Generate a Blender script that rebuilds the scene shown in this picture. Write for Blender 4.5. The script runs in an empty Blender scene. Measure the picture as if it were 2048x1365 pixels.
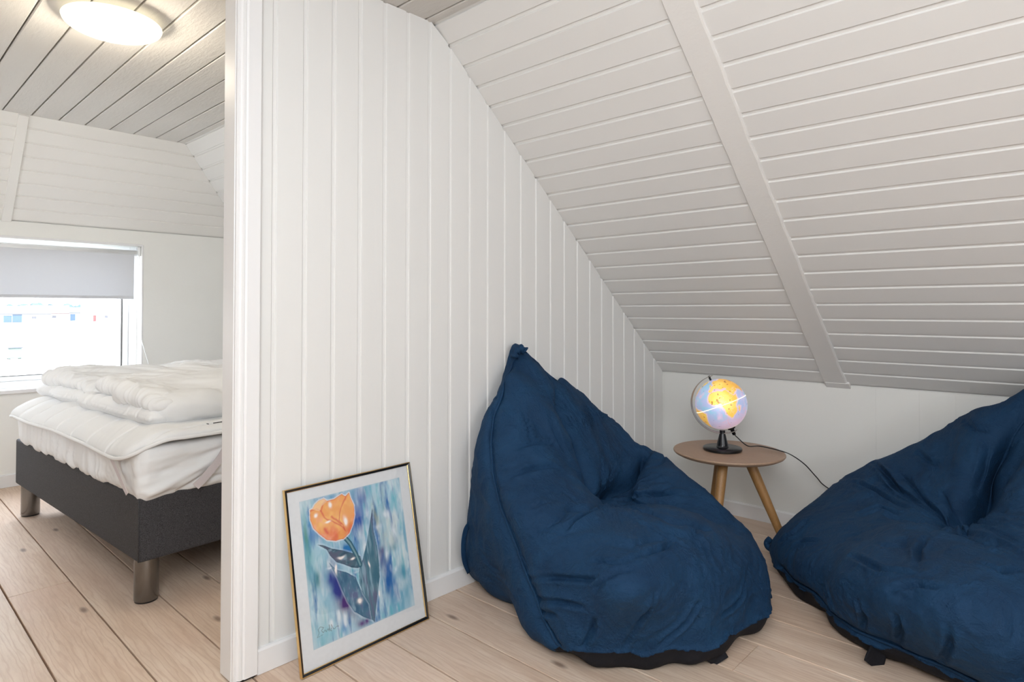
import bpy, bmesh, math, random
import numpy as np
from mathutils import Vector, Matrix, noise as mnoise
random.seed(7); rng = np.random.RandomState(7)
SC = bpy.context.scene
COL = SC.collection

# ------------------------------------------------------------------ camera, sky, light, exposure
CAM = np.array([1.8792, -0.9311, 1.1]); YAW, PITCH, ROLL = 0.7519, 0.0176, -0.0002
FPX, PX, PY = 1259.4, 1023.7, 599.1
FWD = np.array([-math.sin(YAW)*math.cos(PITCH), math.cos(YAW)*math.cos(PITCH), math.sin(PITCH)])
RGT = np.array([math.cos(YAW), math.sin(YAW), 0.0]); UPV = np.cross(RGT, FWD)
cd = bpy.data.cameras.new('camera'); cam = bpy.data.objects.new('camera', cd); COL.objects.link(cam)
cd.sensor_fit = 'HORIZONTAL'; cd.sensor_width = 36.0; cd.lens = 36.0*FPX/2048
cd.shift_x = (1024-PX)/2048; cd.shift_y = -(682.5-PY)/2048
cd.clip_start = 0.02; cd.clip_end = 900
R3 = Matrix(((RGT[0], UPV[0], -FWD[0]), (RGT[1], UPV[1], -FWD[1]), (RGT[2], UPV[2], -FWD[2])))
cam.matrix_world = Matrix.Translation(Vector(CAM)) @ R3.to_4x4()
SC.camera = cam

W = bpy.data.worlds.new('world'); SC.world = W; W.use_nodes = True
nt = W.node_tree; bg = nt.nodes['Background']
tcw = nt.nodes.new('ShaderNodeTexCoord'); sepw = nt.nodes.new('ShaderNodeSeparateXYZ')
rw = nt.nodes.new('ShaderNodeValToRGB')
rw.color_ramp.elements[0].position = 0.0; rw.color_ramp.elements[0].color = (0.93, 0.96, 1.0, 1)
rw.color_ramp.elements[1].position = 0.8; rw.color_ramp.elements[1].color = (0.78, 0.88, 1.0, 1)
nt.links.new(tcw.outputs['Generated'], sepw.inputs[0]); nt.links.new(sepw.outputs['Z'], rw.inputs[0])
nt.links.new(rw.outputs[0], bg.inputs['Color'])
bg.inputs['Strength'].default_value = 14.0

def area_light(name, loc, target, size, size_y, power, color=(1, 1, 1), portal=False, shape='RECTANGLE'):
    L = bpy.data.lights.new(name, 'AREA'); L.shape = shape; L.size = size
    if shape == 'RECTANGLE': L.size_y = size_y
    L.energy = power; L.color = color
    o = bpy.data.objects.new(name, L); COL.objects.link(o)
    o.location = loc
    o.rotation_euler = (Vector(target)-Vector(loc)).to_track_quat('-Z', 'Y').to_euler()
    if portal: L.cycles.is_portal = True
    return o
# light of the main room, thrown back from its ceiling behind the photographer
area_light('room_light', (2.30, -1.45, 1.90), (.70, 1.1, 1.62), 1.0, 1.0, 42, (.905, 0.955, 1.0))
area_light('ceiling_bounce_light', (1.55, -.95, 2.19), (1.50, -.75, 0), 1.1, 1.1, 21, (.905, 0.955, 1.0))
area_light('gable_window_light', (4.5, -0.6, 1.35), (0, 0.2, 1.0), 1.3, 1.0, 26, (0.90, 0.95, 1.0))
bsl = area_light('bedroom_fill_light', (-1.25, -2.3, 1.75), (-3.1, 0.9, 1.35), 1.1, .9, 25, (0.93, 0.965, 1.0)); bsl.data.spread = math.radians(85)  # added fill to brighten the bedroom gable wall; the south wall has no window
area_light('sky_portal', (-3.30, -0.20, 1.08), (0, -0.20, 1.08), 1.5, 0.95, 1, portal=True)
pl = bpy.data.lights.new('lamp_bulb', 'POINT'); pl.energy = 10; pl.color = (1.0, 0.88, 0.70); pl.shadow_soft_size = 0.05
plo = bpy.data.objects.new('lamp_bulb', pl); COL.objects.link(plo); plo.location = (-0.85, -0.235, 2.09)

SC.view_settings.view_transform = 'Standard'; SC.view_settings.look = 'None'
SC.view_settings.exposure = 0.13; SC.view_settings.gamma = 1.0
SC.view_settings.use_curve_mapping = False
SC.cycles.max_bounces = 10; SC.cycles.diffuse_bounces = 6; SC.cycles.transparent_max_bounces = 12
SC.cycles.use_denoising = True; SC.cycles.caustics_reflective = False; SC.cycles.caustics_refractive = False

# ------------------------------------------------------------------ helpers
def ray(px, py): return FWD + RGT*(px-PX)/FPX - UPV*(py-PY)/FPX
def at(px, py, ax, val):
    """the world point that shows at a pixel, on the plane axis = value"""
    r = ray(px, py); return CAM + r*(val-CAM[ax])/r[ax]

def tag(o, label=None, cat=None, group=None, kind=None):
    if label: o['label'] = label
    if cat: o['category'] = cat
    if group: o['group'] = group
    if kind: o['kind'] = kind
    return o
def empty(name, loc=(0, 0, 0)):
    o = bpy.data.objects.new(name, None); COL.objects.link(o); o.location = loc; o.empty_display_size = 0.1; return o
def origin(parent):
    p = np.zeros(3); q = parent
    while q is not None: p = p+np.array(q.location); q = q.parent
    return p
def mesh(name, v, f, mat=None, parent=None, smooth=False, loc=None):
    """v in world coordinates; the object's origin sits at loc or on its parent's origin"""
    v = np.asarray(v, float)
    o0 = np.array(loc, float) if loc is not None else (origin(parent) if parent else np.zeros(3))
    me = bpy.data.meshes.new(name)
    me.from_pydata((v-o0).tolist(), [], [list(map(int, q)) for q in f]); me.update()
    if smooth: me.polygons.foreach_set('use_smooth', [True]*len(me.polygons))
    if mat: me.materials.append(mat)
    o = bpy.data.objects.new(name, me); COL.objects.link(o)
    if parent: o.parent = parent; o.location = o0-origin(parent)
    else: o.location = o0
    return o
def merge(parts):
    V = []; F = []; n = 0
    for v, f in parts:
        V += [tuple(p) for p in v]; F += [[i+n for i in q] for q in f]; n += len(v)
    return V, F
def box(a, b):
    x0, y0, z0 = a; x1, y1, z1 = b
    v = [(x0,y0,z0),(x1,y0,z0),(x1,y1,z0),(x0,y1,z0),(x0,y0,z1),(x1,y0,z1),(x1,y1,z1),(x0,y1,z1)]
    return v, [(0,3,2,1),(4,5,6,7),(0,1,5,4),(1,2,6,5),(2,3,7,6),(3,0,4,7)]
def prism(prof, f0, f1):
    """prof: list of section points; f0/f1 map a section point to its world start and end"""
    n = len(prof); v = [f0(p) for p in prof]+[f1(p) for p in prof]
    f = [(i, (i+1) % n, n+(i+1) % n, n+i) for i in range(n)]
    f += [tuple(range(n-1, -1, -1)), tuple(range(n, 2*n))]
    return v, f
def fix(o):
    bm = bmesh.new(); bm.from_mesh(o.data); bmesh.ops.recalc_face_normals(bm, faces=bm.faces); bm.to_mesh(o.data); bm.free(); return o
def bevel(o, w, seg=2, angle=30):
    m = o.modifiers.new('bevel', 'BEVEL'); m.width = w; m.segments = seg; m.limit_method = 'ANGLE'; m.angle_limit = math.radians(angle); return o
def lathe(prof, c, n=48, axis=None):
    """prof: (radius, height) list around a vertical axis at c"""
    v = []; f = []; m = len(prof)
    for i in range(n):
        a = 2*math.pi*i/n
        for r, z in prof: v.append((c[0]+r*math.cos(a), c[1]+r*math.sin(a), c[2]+z))
    for i in range(n):
        for j in range(m-1):
            a = i*m+j; b = ((i+1) % n)*m+j; f.append((a, b, b+1, a+1))
    if prof[0][0] > 1e-5: f.append(tuple(i*m for i in range(n-1, -1, -1)))
    if prof[-1][0] > 1e-5: f.append(tuple(i*m+m-1 for i in range(n)))
    return v, f
def tube(pts, r, n=10, cap=True, flat=1.0, up=None):
    pts = [Vector(p) for p in pts]; v = []; f = []; m = len(pts)
    rr = r if hasattr(r, '__len__') else [r]*m
    pn = None
    for i, p in enumerate(pts):
        t = (pts[min(i+1, m-1)]-pts[max(i-1, 0)]).normalized()
        if pn is None:
            a = Vector(up) if up is not None else (Vector((0, 0, 1)) if abs(t.z) < .9 else Vector((1, 0, 0)))
        else: a = pn
        nrm = (a-t*a.dot(t)).normalized(); pn = nrm; b = t.cross(nrm)
        for k in range(n):
            th = 2*math.pi*k/n
            v.append(tuple(p+nrm*(rr[i]*flat*math.cos(th))+b*(rr[i]*math.sin(th))))
    for i in range(m-1):
        for k in range(n):
            f.append((i*n+k, i*n+(k+1) % n, (i+1)*n+(k+1) % n, (i+1)*n+k))
    if cap: f.append(tuple(range(n-1, -1, -1))); f.append(tuple((m-1)*n+k for k in range(n)))
    return v, f
def spline(P, k=12):
    P = [np.array(p, float) for p in P]; Q = [2*P[0]-P[1]]+P+[2*P[-1]-P[-2]]; out = []
    for i in range(1, len(Q)-2):
        for s in range(k):
            t = s/k; a, b, c, d = Q[i-1], Q[i], Q[i+1], Q[i+2]
            out.append(.5*((2*b)+(-a+c)*t+(2*a-5*b+4*c-d)*t*t+(-a+3*b-3*c+d)*t**3))
    out.append(P[-1]); return out

# value noise in numpy for cloth relief
_T = np.random.RandomState(3).rand(32, 32, 32)*2-1
def vnoise(p):
    p = np.asarray(p); i = np.floor(p).astype(int); f = p-i; f = f*f*(3-2*f); i &= 31; j = (i+1) & 31
    def g(a, b, c): return _T[a, b, c]
    x0, y0, z0 = i.T; x1, y1, z1 = j.T; fx, fy, fz = f.T
    return ((g(x0,y0,z0)*(1-fx)+g(x1,y0,z0)*fx)*(1-fy)+(g(x0,y1,z0)*(1-fx)+g(x1,y1,z0)*fx)*fy)*(1-fz) + \
           ((g(x0,y0,z1)*(1-fx)+g(x1,y0,z1)*fx)*(1-fy)+(g(x0,y1,z1)*(1-fx)+g(x1,y1,z1)*fx)*fy)*fz
def fbm(p, o=3):
    s = 0; a = 1
    for k in range(o): s = s+a*vnoise(p*2**k+7.3*k); a *= .5
    return s
def ridged(p): return 1-2*np.abs(vnoise(p))

# ------------------------------------------------------------------ materials
class NT:
    def __init__(s, name):
        s.m = bpy.data.materials.new(name); s.m.use_nodes = True; s.t = s.m.node_tree; s.b = s.t.nodes['Principled BSDF']
        s.tc = s.t.nodes.new('ShaderNodeTexCoord')
    def n(s, ty, **kw):
        x = s.t.nodes.new(ty)
        for k, v in kw.items():
            if k.startswith('_'): setattr(x, k[1:], v)
            else: x.inputs[k.replace('__', ' ')].default_value = v
        return x
    def l(s, a, b): s.t.links.new(a, b)
    def mapped(s, scale=(1, 1, 1), rnd=False, src='Object', rot=(0, 0, 0)):
        mp = s.n('ShaderNodeMapping'); mp.inputs['Scale'].default_value = scale; mp.inputs['Rotation'].default_value = rot
        if rnd:
            oi = s.n('ShaderNodeObjectInfo'); ml = s.n('ShaderNodeVectorMath', _operation='SCALE'); ml.inputs[0].default_value = (17.3, 31.1, 9.7)
            s.l(oi.outputs['Random'], ml.inputs['Scale'])
            ad = s.n('ShaderNodeVectorMath', _operation='ADD'); s.l(s.tc.outputs[src], ad.inputs[0]); s.l(ml.outputs[0], ad.inputs[1]); s.l(ad.outputs[0], mp.inputs[0])
        else: s.l(s.tc.outputs[src], mp.inputs[0])
        return mp.outputs[0]
    def noise(s, vec, scale, detail=4, rough=.5, dist=0.0):
        x = s.n('ShaderNodeTexNoise', Scale=scale, Detail=detail, Roughness=rough, Distortion=dist); s.l(vec, x.inputs['Vector']); return x.outputs['Fac']
    def ramp(s, fac, stops):
        x = s.n('ShaderNodeValToRGB'); e = x.color_ramp.elements
        while len(e) < len(stops): e.new(0.5)
        for q, (p, c) in zip(e, stops): q.position = p; q.color = (*c, 1) if len(c) == 3 else c
        s.l(fac, x.inputs[0]); return x.outputs[0]
    def mix(s, fac, a, b, mode='MIX'):
        x = s.n('ShaderNodeMix', _data_type='RGBA', _blend_type=mode)
        for v, i in ((fac, 0), (a, 6), (b, 7)):
            if hasattr(v, 'is_output'): s.l(v, x.inputs[i])
            else: x.inputs[i].default_value = v if i == 0 else (*v, 1)
        return x.outputs[2]
    def bump(s, h, strength, dist=0.01, prev=None):
        x = s.n('ShaderNodeBump', Strength=strength, Distance=dist); s.l(h, x.inputs['Height'])
        if prev is not None: s.l(prev, x.inputs['Normal'])
        s.l(x.outputs[0], s.b.inputs['Normal']); return x.outputs[0]
    def col(s, c):
        if hasattr(c, 'is_output'): s.l(c, s.b.inputs['Base Color'])
        else: s.b.inputs['Base Color'].default_value = (*c, 1)
    def set(s, **kw):
        for k, v in kw.items(): s.b.inputs[k.replace('__', ' ')].default_value = v
        return s

def paint(name, c, rough=.45, grain=(1, 1, 1), gs=60, bs=.15, var=.03, spec=.4):
    k = NT(name); v = k.mapped(grain, rnd=True)
    n1 = k.noise(v, gs, 5, .6)
    n2 = k.noise(v, 3, 3)
    c2 = tuple(x*(1-var*2) for x in c)
    k.col(k.mix(n2, c, c2)); k.set(Roughness=rough); k.b.inputs['Specular IOR Level'].default_value = spec
    k.bump(n1, bs, .002); return k.m
M = {}
M['board_v'] = paint('white_painted_board', (.80, .80, .785), .42, (1, 1, .12), 55, .12)
M['board_x'] = paint('white_painted_sloping_board', (.79, .785, .77), .45, (.12, 1, 1), 55, .12)
M['board_y'] = paint('white_painted_gable_board', (.86, .85, .82), .5, (1, .12, 1), 55, .12)
M['gloss'] = paint('white_gloss_trim', (.83, .83, .835), .46, (1, 1, .2), 30, .12, .015, .5)
M['rafter'] = paint('white_rough_rafter', (.80, .79, .77), .45, (1, 1, 1), 90, .55)
M['plaster'] = paint('white_plaster', (.88, .88, .85), .7, (1, 1, 1), 45, .35)
M['knee'] = paint('white_flat_panel', (.83, .83, .80), .55, (1, 1, .3), 40, .1)
M['frame_white'] = paint('white_window_frame', (.85, .86, .87), .3, (1, 1, 1), 10, .02, .0)
M['shell'] = paint('white_wall_paint', (.80, .80, .78), .6)

def plain(name, c, rough=.5, metal=0.0, spec=.5, bump=0.0, bscale=80):
    k = NT(name); k.set(Roughness=rough, Metallic=metal); k.b.inputs['Specular IOR Level'].default_value = spec
    v = k.mapped(); n = k.noise(v, bscale, 3)
    k.col(k.mix(n, tuple(x*.92 for x in c), tuple(min(1, x*1.05) for x in c)))
    if bump: k.bump(n, bump, .002)
    return k.m
M['dark_gap'] = plain('dark_gap', (.018, .015, .012), .9)
M['gold'] = plain('polished_gold_frame', (.83, .58, .25), .22, 1.0)
M['black_gloss'] = plain('black_plastic', (.008, .009, .011), .25)
M['black_cable'] = plain('black_cable', (.008, .008, .01), .4)
M['steel'] = plain('brushed_steel_leg', (.24, .235, .23), .26, 1.0)
M['grey_band'] = plain('grey_plastic_meridian', (.33, .31, .28), .4)
M['mat_paper'] = plain('white_mount_paper', (.74, .77, .80), .45)
M['black_base'] = plain('black_base_cloth', (.012, .012, .016), .75, 0, .2, .4, 300)

# ceiling boards: rough sawn white
k = NT('rough_white_ceiling_board'); v = k.mapped((.25, 1, 1), rnd=True); n1 = k.noise(v, 70, 6, .7); n2 = k.noise(v, 6, 3)
k.col(k.mix(n2, (.72, .70, .67), (.62, .60, .57))); k.set(Roughness=.75); k.bump(n1, .8, .003)
M['ceil'] = k.m

# floor planks
k = NT('soaped_pine_plank'); v = k.mapped((.45, 4.0, 1), rnd=True)
g = k.noise(v, 4.0, 5, .55, 1.0); g2 = k.noise(v, 22, 5, .7, .3)
v2 = k.mapped((.22, 1.6, 1), rnd=True); wv = k.n('ShaderNodeTexWave', Scale=13.0, Distortion=11.0, Detail=2.5); wv.inputs['Detail Scale'].default_value = 1.4
wv.bands_direction = 'Y'; k.l(v2, wv.inputs['Vector'])
big = k.noise(k.mapped((1, 1, 1), rnd=True), 1.7, 3)
c = k.ramp(g, [(.22, (.61, .465, .355)), (.50, (.74, .60, .48)), (.78, (.82, .70, .585))])
c = k.mix(k.ramp(wv.outputs['Fac'], [(.0, (.0, .0, .0)), (.72, (.0, .0, .0)), (1.0, (.45, .45, .45))]), c, (.56, .39, .29))
c = k.mix(k.ramp(big, [(.38, (0, 0, 0)), (.75, (.5, .5, .5))]), c, (.70, .50, .39))
c = k.mix(k.ramp(g2, [(.33, (.30, .30, .30)), (.55, (0, 0, 0))]), c, (.52, .37, .28))
vk = k.n('ShaderNodeTexVoronoi', Scale=1.0, _voronoi_dimensions='2D'); vm = k.mapped((1.15, 3.1, 1), rnd=True); k.l(vm, vk.inputs['Vector'])
kn = k.ramp(vk.outputs['Distance'], [(.014, (.8, .8, .8)), (.045, (0, 0, 0))])
c = k.mix(kn, c, (.20, .13, .10))
oi = k.n('ShaderNodeObjectInfo'); hue = k.ramp(oi.outputs['Random'], [(0, (.90, .89, .88)), (.5, (1, 1, 1)), (1, (1.0, .95, .91))])
c = k.mix(1.0, c, hue, 'MULTIPLY'); k.col(c); k.set(Roughness=.48); k.b.inputs['Specular IOR Level'].default_value = .3
k.bump(g2, .25, .002); M['plank'] = k.m

def wood(name, c1, c2, grain, rough=.45, scale=9):
    k = NT(name); v = k.mapped(grain, rnd=True); g = k.noise(v, scale, 6, .6, .8); g2 = k.noise(v, scale*5, 4)
    k.col(k.mix(k.ramp(g2, [(.4, (.25, .25, .25)), (.6, (0, 0, 0))]), k.mix(g, c1, c2), tuple(x*.6 for x in c1))); k.set(Roughness=rough); k.bump(g2, .2, .001); return k.m
M['oak_top'] = wood('oak_veneer_top', (.36, .235, .155), (.47, .32, .225), (1.2, 14, 1))
M['oak_leg'] = wood('oiled_oak_leg', (.33, .165, .055), (.47, .26, .10), (9, 9, 1))

# blue cotton
def cloth(name, c1, c2, fine=.35, fold=.5, fs=5.0, rough=.85, sheen=.25, weave=900, crisp=0):
    k = NT(name); v = k.mapped()
    n1 = k.noise(v, fs, 5, .62, .9); n2 = k.noise(v, fs*3.3, 4, .6, 1.6); n3 = k.noise(v, weave, 2)
    ab = k.n('ShaderNodeMath', _operation='ABSOLUTE'); sb = k.n('ShaderNodeMath', _operation='SUBTRACT'); k.l(n2, sb.inputs[0]); sb.inputs[1].default_value = .5; k.l(sb.outputs[0], ab.inputs[0])
    k.col(k.mix(k.ramp(n1, [(.35, (0, 0, 0)), (.68, (1, 1, 1))]), c1, c2)); k.set(Roughness=rough)
    k.b.inputs['Specular IOR Level'].default_value = .25; k.b.inputs['Sheen Weight'].default_value = sheen; k.b.inputs['Sheen Tint'].default_value = (*[min(1, x*3) for x in c2], 1)
    a = k.bump(n1, fold, .03); a = k.bump(ab.outputs[0], fold*.8, .02, a)
    if crisp:
        v4 = k.mapped((1, 1, 2.6), rot=(.5, .3, .2)); n4 = k.noise(v4, 20, 3, .55, 1.2); m1 = k.n('ShaderNodeMath', _operation='SUBTRACT'); k.l(n4, m1.inputs[0]); m1.inputs[1].default_value = .5
        m2 = k.n('ShaderNodeMath', _operation='ABSOLUTE'); k.l(m1.outputs[0], m2.inputs[0]); m3 = k.n('ShaderNodeMath', _operation='MINIMUM'); k.l(m2.outputs[0], m3.inputs[0]); m3.inputs[1].default_value = .07
        m4 = k.n('ShaderNodeMath', _operation='MULTIPLY'); k.l(m3.outputs[0], m4.inputs[0]); k.l(k.ramp(k.noise(v, 4.5, 2), [(.42, (0, 0, 0)), (.6, (1, 1, 1))]), m4.inputs[1]); a = k.bump(m4.outputs[0], crisp, .05, a); k.bump(n3, fine, .0015, a); return k.m
M['blue'] = cloth('navy_blue_cotton', (.0048, .029, .077), (.0072, .042, .105), .35, .60, 5.0, .75, .05, 700, .3)
M['sheet'] = cloth('white_sheet_cotton', (.62, .61, .625), (.69, .68, .69), .1, .18, 5.0, .8, 0)
M['duvet'] = cloth('white_duvet_cotton', (.78, .785, .81), (.83, .84, .86), .1, .22, 7.0, .8, 0)
M['topper'] = cloth('cream_quilted_topper', (.85, .84, .82), (.88, .87, .855), .1, .15, 5.0, .8, 0)
M['strap'] = plain('lilac_white_elastic', (.66, .60, .61), .7, 0, .3, .3, 400)
k = NT('charcoal_woven_upholstery'); v = k.mapped(); n = k.noise(v, 330, 4, .8); n0 = k.noise(v, 60, 3)
k.col(k.ramp(n, [(.36, (.010, .010, .012)), (.66, (.085, .082, .088))])); k.set(Roughness=.8); k.bump(n, .5, .002); M['charcoal'] = k.m

# glass pane (thin)
k = NT('window_glass'); tr = k.n('ShaderNodeBsdfTransparent'); gl = k.n('ShaderNodeBsdfGlossy', Roughness=.02); mx = k.n('ShaderNodeMixShader', Fac=.04)
k.l(tr.outputs[0], mx.inputs[1]); k.l(gl.outputs[0], mx.inputs[2]); k.l(mx.outputs[0], k.t.nodes['Material Output'].inputs['Surface']); M['glass'] = k.m
# blind fabric: lets some daylight through
k = NT('roller_blind_fabric'); tl = k.n('ShaderNodeBsdfTranslucent', Color=(.60, .61, .63, 1)); mx = k.n('ShaderNodeMixShader', Fac=.20)
k.col((.74, .75, .78)); k.set(Roughness=.8)
k.l(k.b.outputs[0], mx.inputs[1]); k.l(tl.outputs[0], mx.inputs[2]); k.l(mx.outputs[0], k.t.nodes['Material Output'].inputs['Surface']); M['blind'] = k.m
# lit lamp glass
k = NT('lit_opal_glass'); k.col((.35, .33, .28)); k.set(Roughness=.3); k.b.inputs['Emission Color'].default_value = (1, .90, .68, 1); k.b.inputs['Emission Strength'].default_value = 1.25; M['opal'] = k.m

# ------------------------------------------------------------------ setting
YK, ZK, AL = 2.378, 0.739, math.radians(40.396)      # knee wall, its height, roof slope
CA, SA = math.cos(AL), math.sin(AL)
ZC = 2.218; YC = YK-(ZC-ZK)/math.tan(AL)             # flat ceiling, and where the slope meets it
XW = -3.103                                          # bedroom gable wall
XE, YS = 4.6, -3.2                                   # far gable and south side behind the camera
def slope_pt(x, s, d=0.0):                           # s up the slope from the knee wall, d into the room
    return (x, YK-s*CA-d*SA, ZK+s*SA-d*CA)
def zslope(y): return ZK+(YK-y)*SA/CA
SLEN = (ZC-ZK)/SA

# floor
floor = mesh('floor', *box((XW-.1, YS-.1, -.08), (XE+.1, YK+.12, -.022)), M['dark_gap']); tag(floor, kind='structure')
gy = [-.476+.2035*i for i in range(-13, 15)]
for i in range(len(gy)):
    y0 = gy[i]+.0028; y1 = (gy[i]+.2035-.0028)
    if y0 > YK: continue
    y1 = min(y1, YK-.001)
    xs = [XW+.005]; x = XW+random.uniform(.6, 2.0)
    fixed = {-.476: [-1.19], -.273: [-.48]}
    js = [x]
    while js[-1] < XE-.7: js.append(js[-1]+random.uniform(1.6, 2.6))
    if abs(gy[i]+.476) < .01: js = [-1.19, 1.1, 3.2]
    if abs(gy[i]+.273) < .01: js = [.75, 2.9]
    if abs(gy[i]+.070) < .01: js = [-1.75, .5, 2.6]
    if abs(gy[i]-.134) < .01: js = [-.86, 1.6, 3.4]
    js = [q for q in js if q < XE-.3]
    ed = [XW+.002]+js+[XE]
    for a, b in zip(ed[:-1], ed[1:]):
        c = .0015; dz = random.uniform(-.0012, .0006)
        prof = [(y0, -.02), (y0, dz-c), (y0+c, dz), (y1-c, dz), (y1, dz-c), (y1, -.02)]
        o = mesh('plank', *prism(prof, lambda p: (a+.0008, p[0], p[1]), lambda p: (b-.0008, p[0], p[1])), M['plank'], floor); fix(o)

# tongue-and-groove section: (across, depth); depth 0 = face, negative = into the wall
def tg(w, g=.0125, d=.0055, t=.011, c=.0026):
    return [(0, -t), (0, -d), (.0006, -c), (c, 0), (w-g-c, 0), (w-g, -c), (w-g, -d), (w, -d), (w, -t)]

# partition wall (plane x = 0) with vertical boards
BW = .10345
wall_p = mesh('wall_partition', *prism([(-.055, 0), (YK, 0), (YK, ZK), (YC, ZC), (-.055, ZC)],
              lambda p: (-.070, p[0], p[1]), lambda p: (-.0115, p[0], p[1])), M['shell']); tag(wall_p, kind='structure'); fix(wall_p)
for k_ in range(-1, 24):
    y0 = k_*BW
    w = BW
    if k_ == -1: y0 = -.056; w = .056
    prof = tg(w)
    prof = [(min(y0+a, YK-.0005), d) for a, d in prof]
    if y0 > YK-.01: continue
    o = mesh('board', *prism(prof, lambda p: (p[1], p[0], .001), lambda p: (p[1], p[0], min(ZC-.001, zslope(p[0])-.001))), M['board_v'], wall_p); fix(o)
# rest of the partition beyond the doorway
wp2 = mesh('wall_partition_south', *box((-.07, YS, 0), (0, -1.02, ZC)), M['shell']); tag(wp2, kind='structure')

# doorway casing on the near edge of the partition
cas = empty('trim_1', (0.0, -.10, 0)); tag(cas, kind='structure')
pr = [(-.0005, -.0575), (.018, -.0575), (.018, -.058), (.0205, -.060), (.0205, -.098), (.0185, -.100), (.0165, -.1035), (.0185, -.1065), (.0185, -.1125),
      (.0150, -.1150), (.0125, -.1190), (.0125, -.1255), (.0085, -.1290), (.002, -.1290), (.002, -.1240), (-.0005, -.1240)]
o = mesh('casing', *prism(pr, lambda p: (p[0], p[1], .009), lambda p: (p[0], p[1], ZC-.002)), M['gloss'], cas); fix(o)
o = mesh('jamb', *box((-.074, -.1315, .006), (.0015, -.0570, ZC-.002)), M['gloss'], cas); bevel(o, .002)
o = mesh('casing_gap_shade', *box((-.070, -.125, .0), (.012, -.062, .0085)), M['dark_gap'], cas)  # dark block standing in for the shade in the gap under the casing

# baseboards
def baseboard(name, f, L, h, t, m):
    prof = [(0, 0), (t, 0), (t, h-.007), (t-.004, h-.001), (0, h)]
    o = mesh(name, *prism(prof, lambda p: f(0, p[0], p[1]), lambda p: f(L, p[0], p[1])), m); fix(o); tag(o, kind='structure'); return o
baseboard('baseboard_partition', lambda s, d, z: (d, -.0565+s, z+.0005), YK+.056, .0765, .013, M['gloss'])
baseboard('baseboard_knee', lambda s, d, z: (.013+s, YK-.0135-d+.013, z+.0005), XE-.02, .074, .012, M['gloss'])
baseboard('baseboard_gable', lambda s, d, z: (XW+d, -2.6+s, z+.0005), 2.6+YK, .079, .013, M['gloss'])

# knee wall: flat panels with barely visible joints
knee = mesh('wall_knee', *box((XW-.1, YK+.008, 0), (XE+.1, YK+.1, ZK+.15)), M['shell']); tag(knee, kind='structure')
xs = [XW, -2.0, -.9, -.001, 1.108, 1.281, 1.415, 2.05, 3.3, XE]
for a, b in zip(xs[:-1], xs[1:]):
    dy = random.uniform(-.0002, .0002)
    o = mesh('panel', *box((a+.0001, YK+dy, .0), (b-.0001, YK+.009, ZK)), M['knee'], knee); bevel(o, .0004, 1)

# sloping ceiling over the knee wall, both rooms, boards along x
XHIP0, XHIP1 = -2.585, -3.103                         # gable slope: ceiling edge and wall edge
def xhip(z): return XHIP0+(XHIP1-XHIP0)*(ZC-z)/(ZC-1.662)
BS = .0990; OFF = .0960
sl = mesh('ceiling_slope', *prism([(-.02, -.013), (SLEN+.02, -.013), (SLEN+.02, -.06), (-.02, -.06)],
          lambda p: slope_pt(XW-.1, p[0], p[1]), lambda p: slope_pt(XE+.1, p[0], p[1])), M['shell']); fix(sl); tag(sl, kind='structure')
RX0, RX1 = .890, .990                                 # rafter
edges = [0.0, OFF]
while edges[-1]+BS < SLEN: edges.append(edges[-1]+BS)
edges.append(SLEN)
for a, b in zip(edges[:-1], edges[1:]):
    prof = [(b-q, d) for q, d in tg(b-a)] if True else None
    for seg in ('bed', 'left', 'right'):
        if seg == 'bed':
            f0 = lambda p: slope_pt(max(XW, xhip(ZK+p[0]*SA)) if ZK+p[0]*SA > 1.662 else XW, p[0], p[1]); f1 = lambda p: slope_pt(-.0705, p[0], p[1])
        elif seg == 'left': f0 = lambda p: slope_pt(-.0090, p[0], p[1]); f1 = lambda p: slope_pt((RX0+RX1)/2-.002, p[0], p[1])
        else: f0 = lambda p: slope_pt((RX0+RX1)/2+.002, p[0], p[1]); f1 = lambda p: slope_pt(XE, p[0], p[1])
        o = mesh('board', *prism(prof, f0, f1), M['board_x'], sl); fix(o)
# the rafter that shows between the boards, painted over, rough
raf = bmesh.new(); nseg = 90
v = []; f = []
for i in range(nseg+1):
    s = -.012+(SLEN+.01)*i/nseg
    j = .0035*mnoise.noise(Vector((s*9, 1.3, 0)))+.003*mnoise.noise(Vector((s*31, 5.3, 0)))
    j2 = .0016*mnoise.noise(Vector((s*9, 8.3, 0)))
    for x, d in ((RX0+j2, -.01), (RX0+j2, .006), (RX0+.003+j2, .0085), (RX1-.006+j, .0085), (RX1+j, .006), (RX1+j*1.6+.002, -.01)):
        v.append(slope_pt(x, s, d+.0008*mnoise.noise(Vector((s*40, x*50, 2)))))
for i in range(nseg):
    for q in range(5): f.append((i*6+q, i*6+q+1, (i+1)*6+q+1, (i+1)*6+q))
f += [tuple(range(5, -1, -1)), tuple(nseg*6+q for q in range(6))]
o = mesh('trim_2', v, f, M['rafter'], smooth=False); fix(o); tag(o, kind='structure')
# small blocks under the rafter foot
o = mesh('trim_3', *prism([(-.014, -.005), (.03, -.005), (.03, .0105), (-.014, .0115)], lambda p: slope_pt(RX0+.004, p[0], p[1]), lambda p: slope_pt(RX1+.012, p[0], p[1])), M['rafter']); fix(o); tag(o, kind='structure'); bevel(o, .002, 1)

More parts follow.
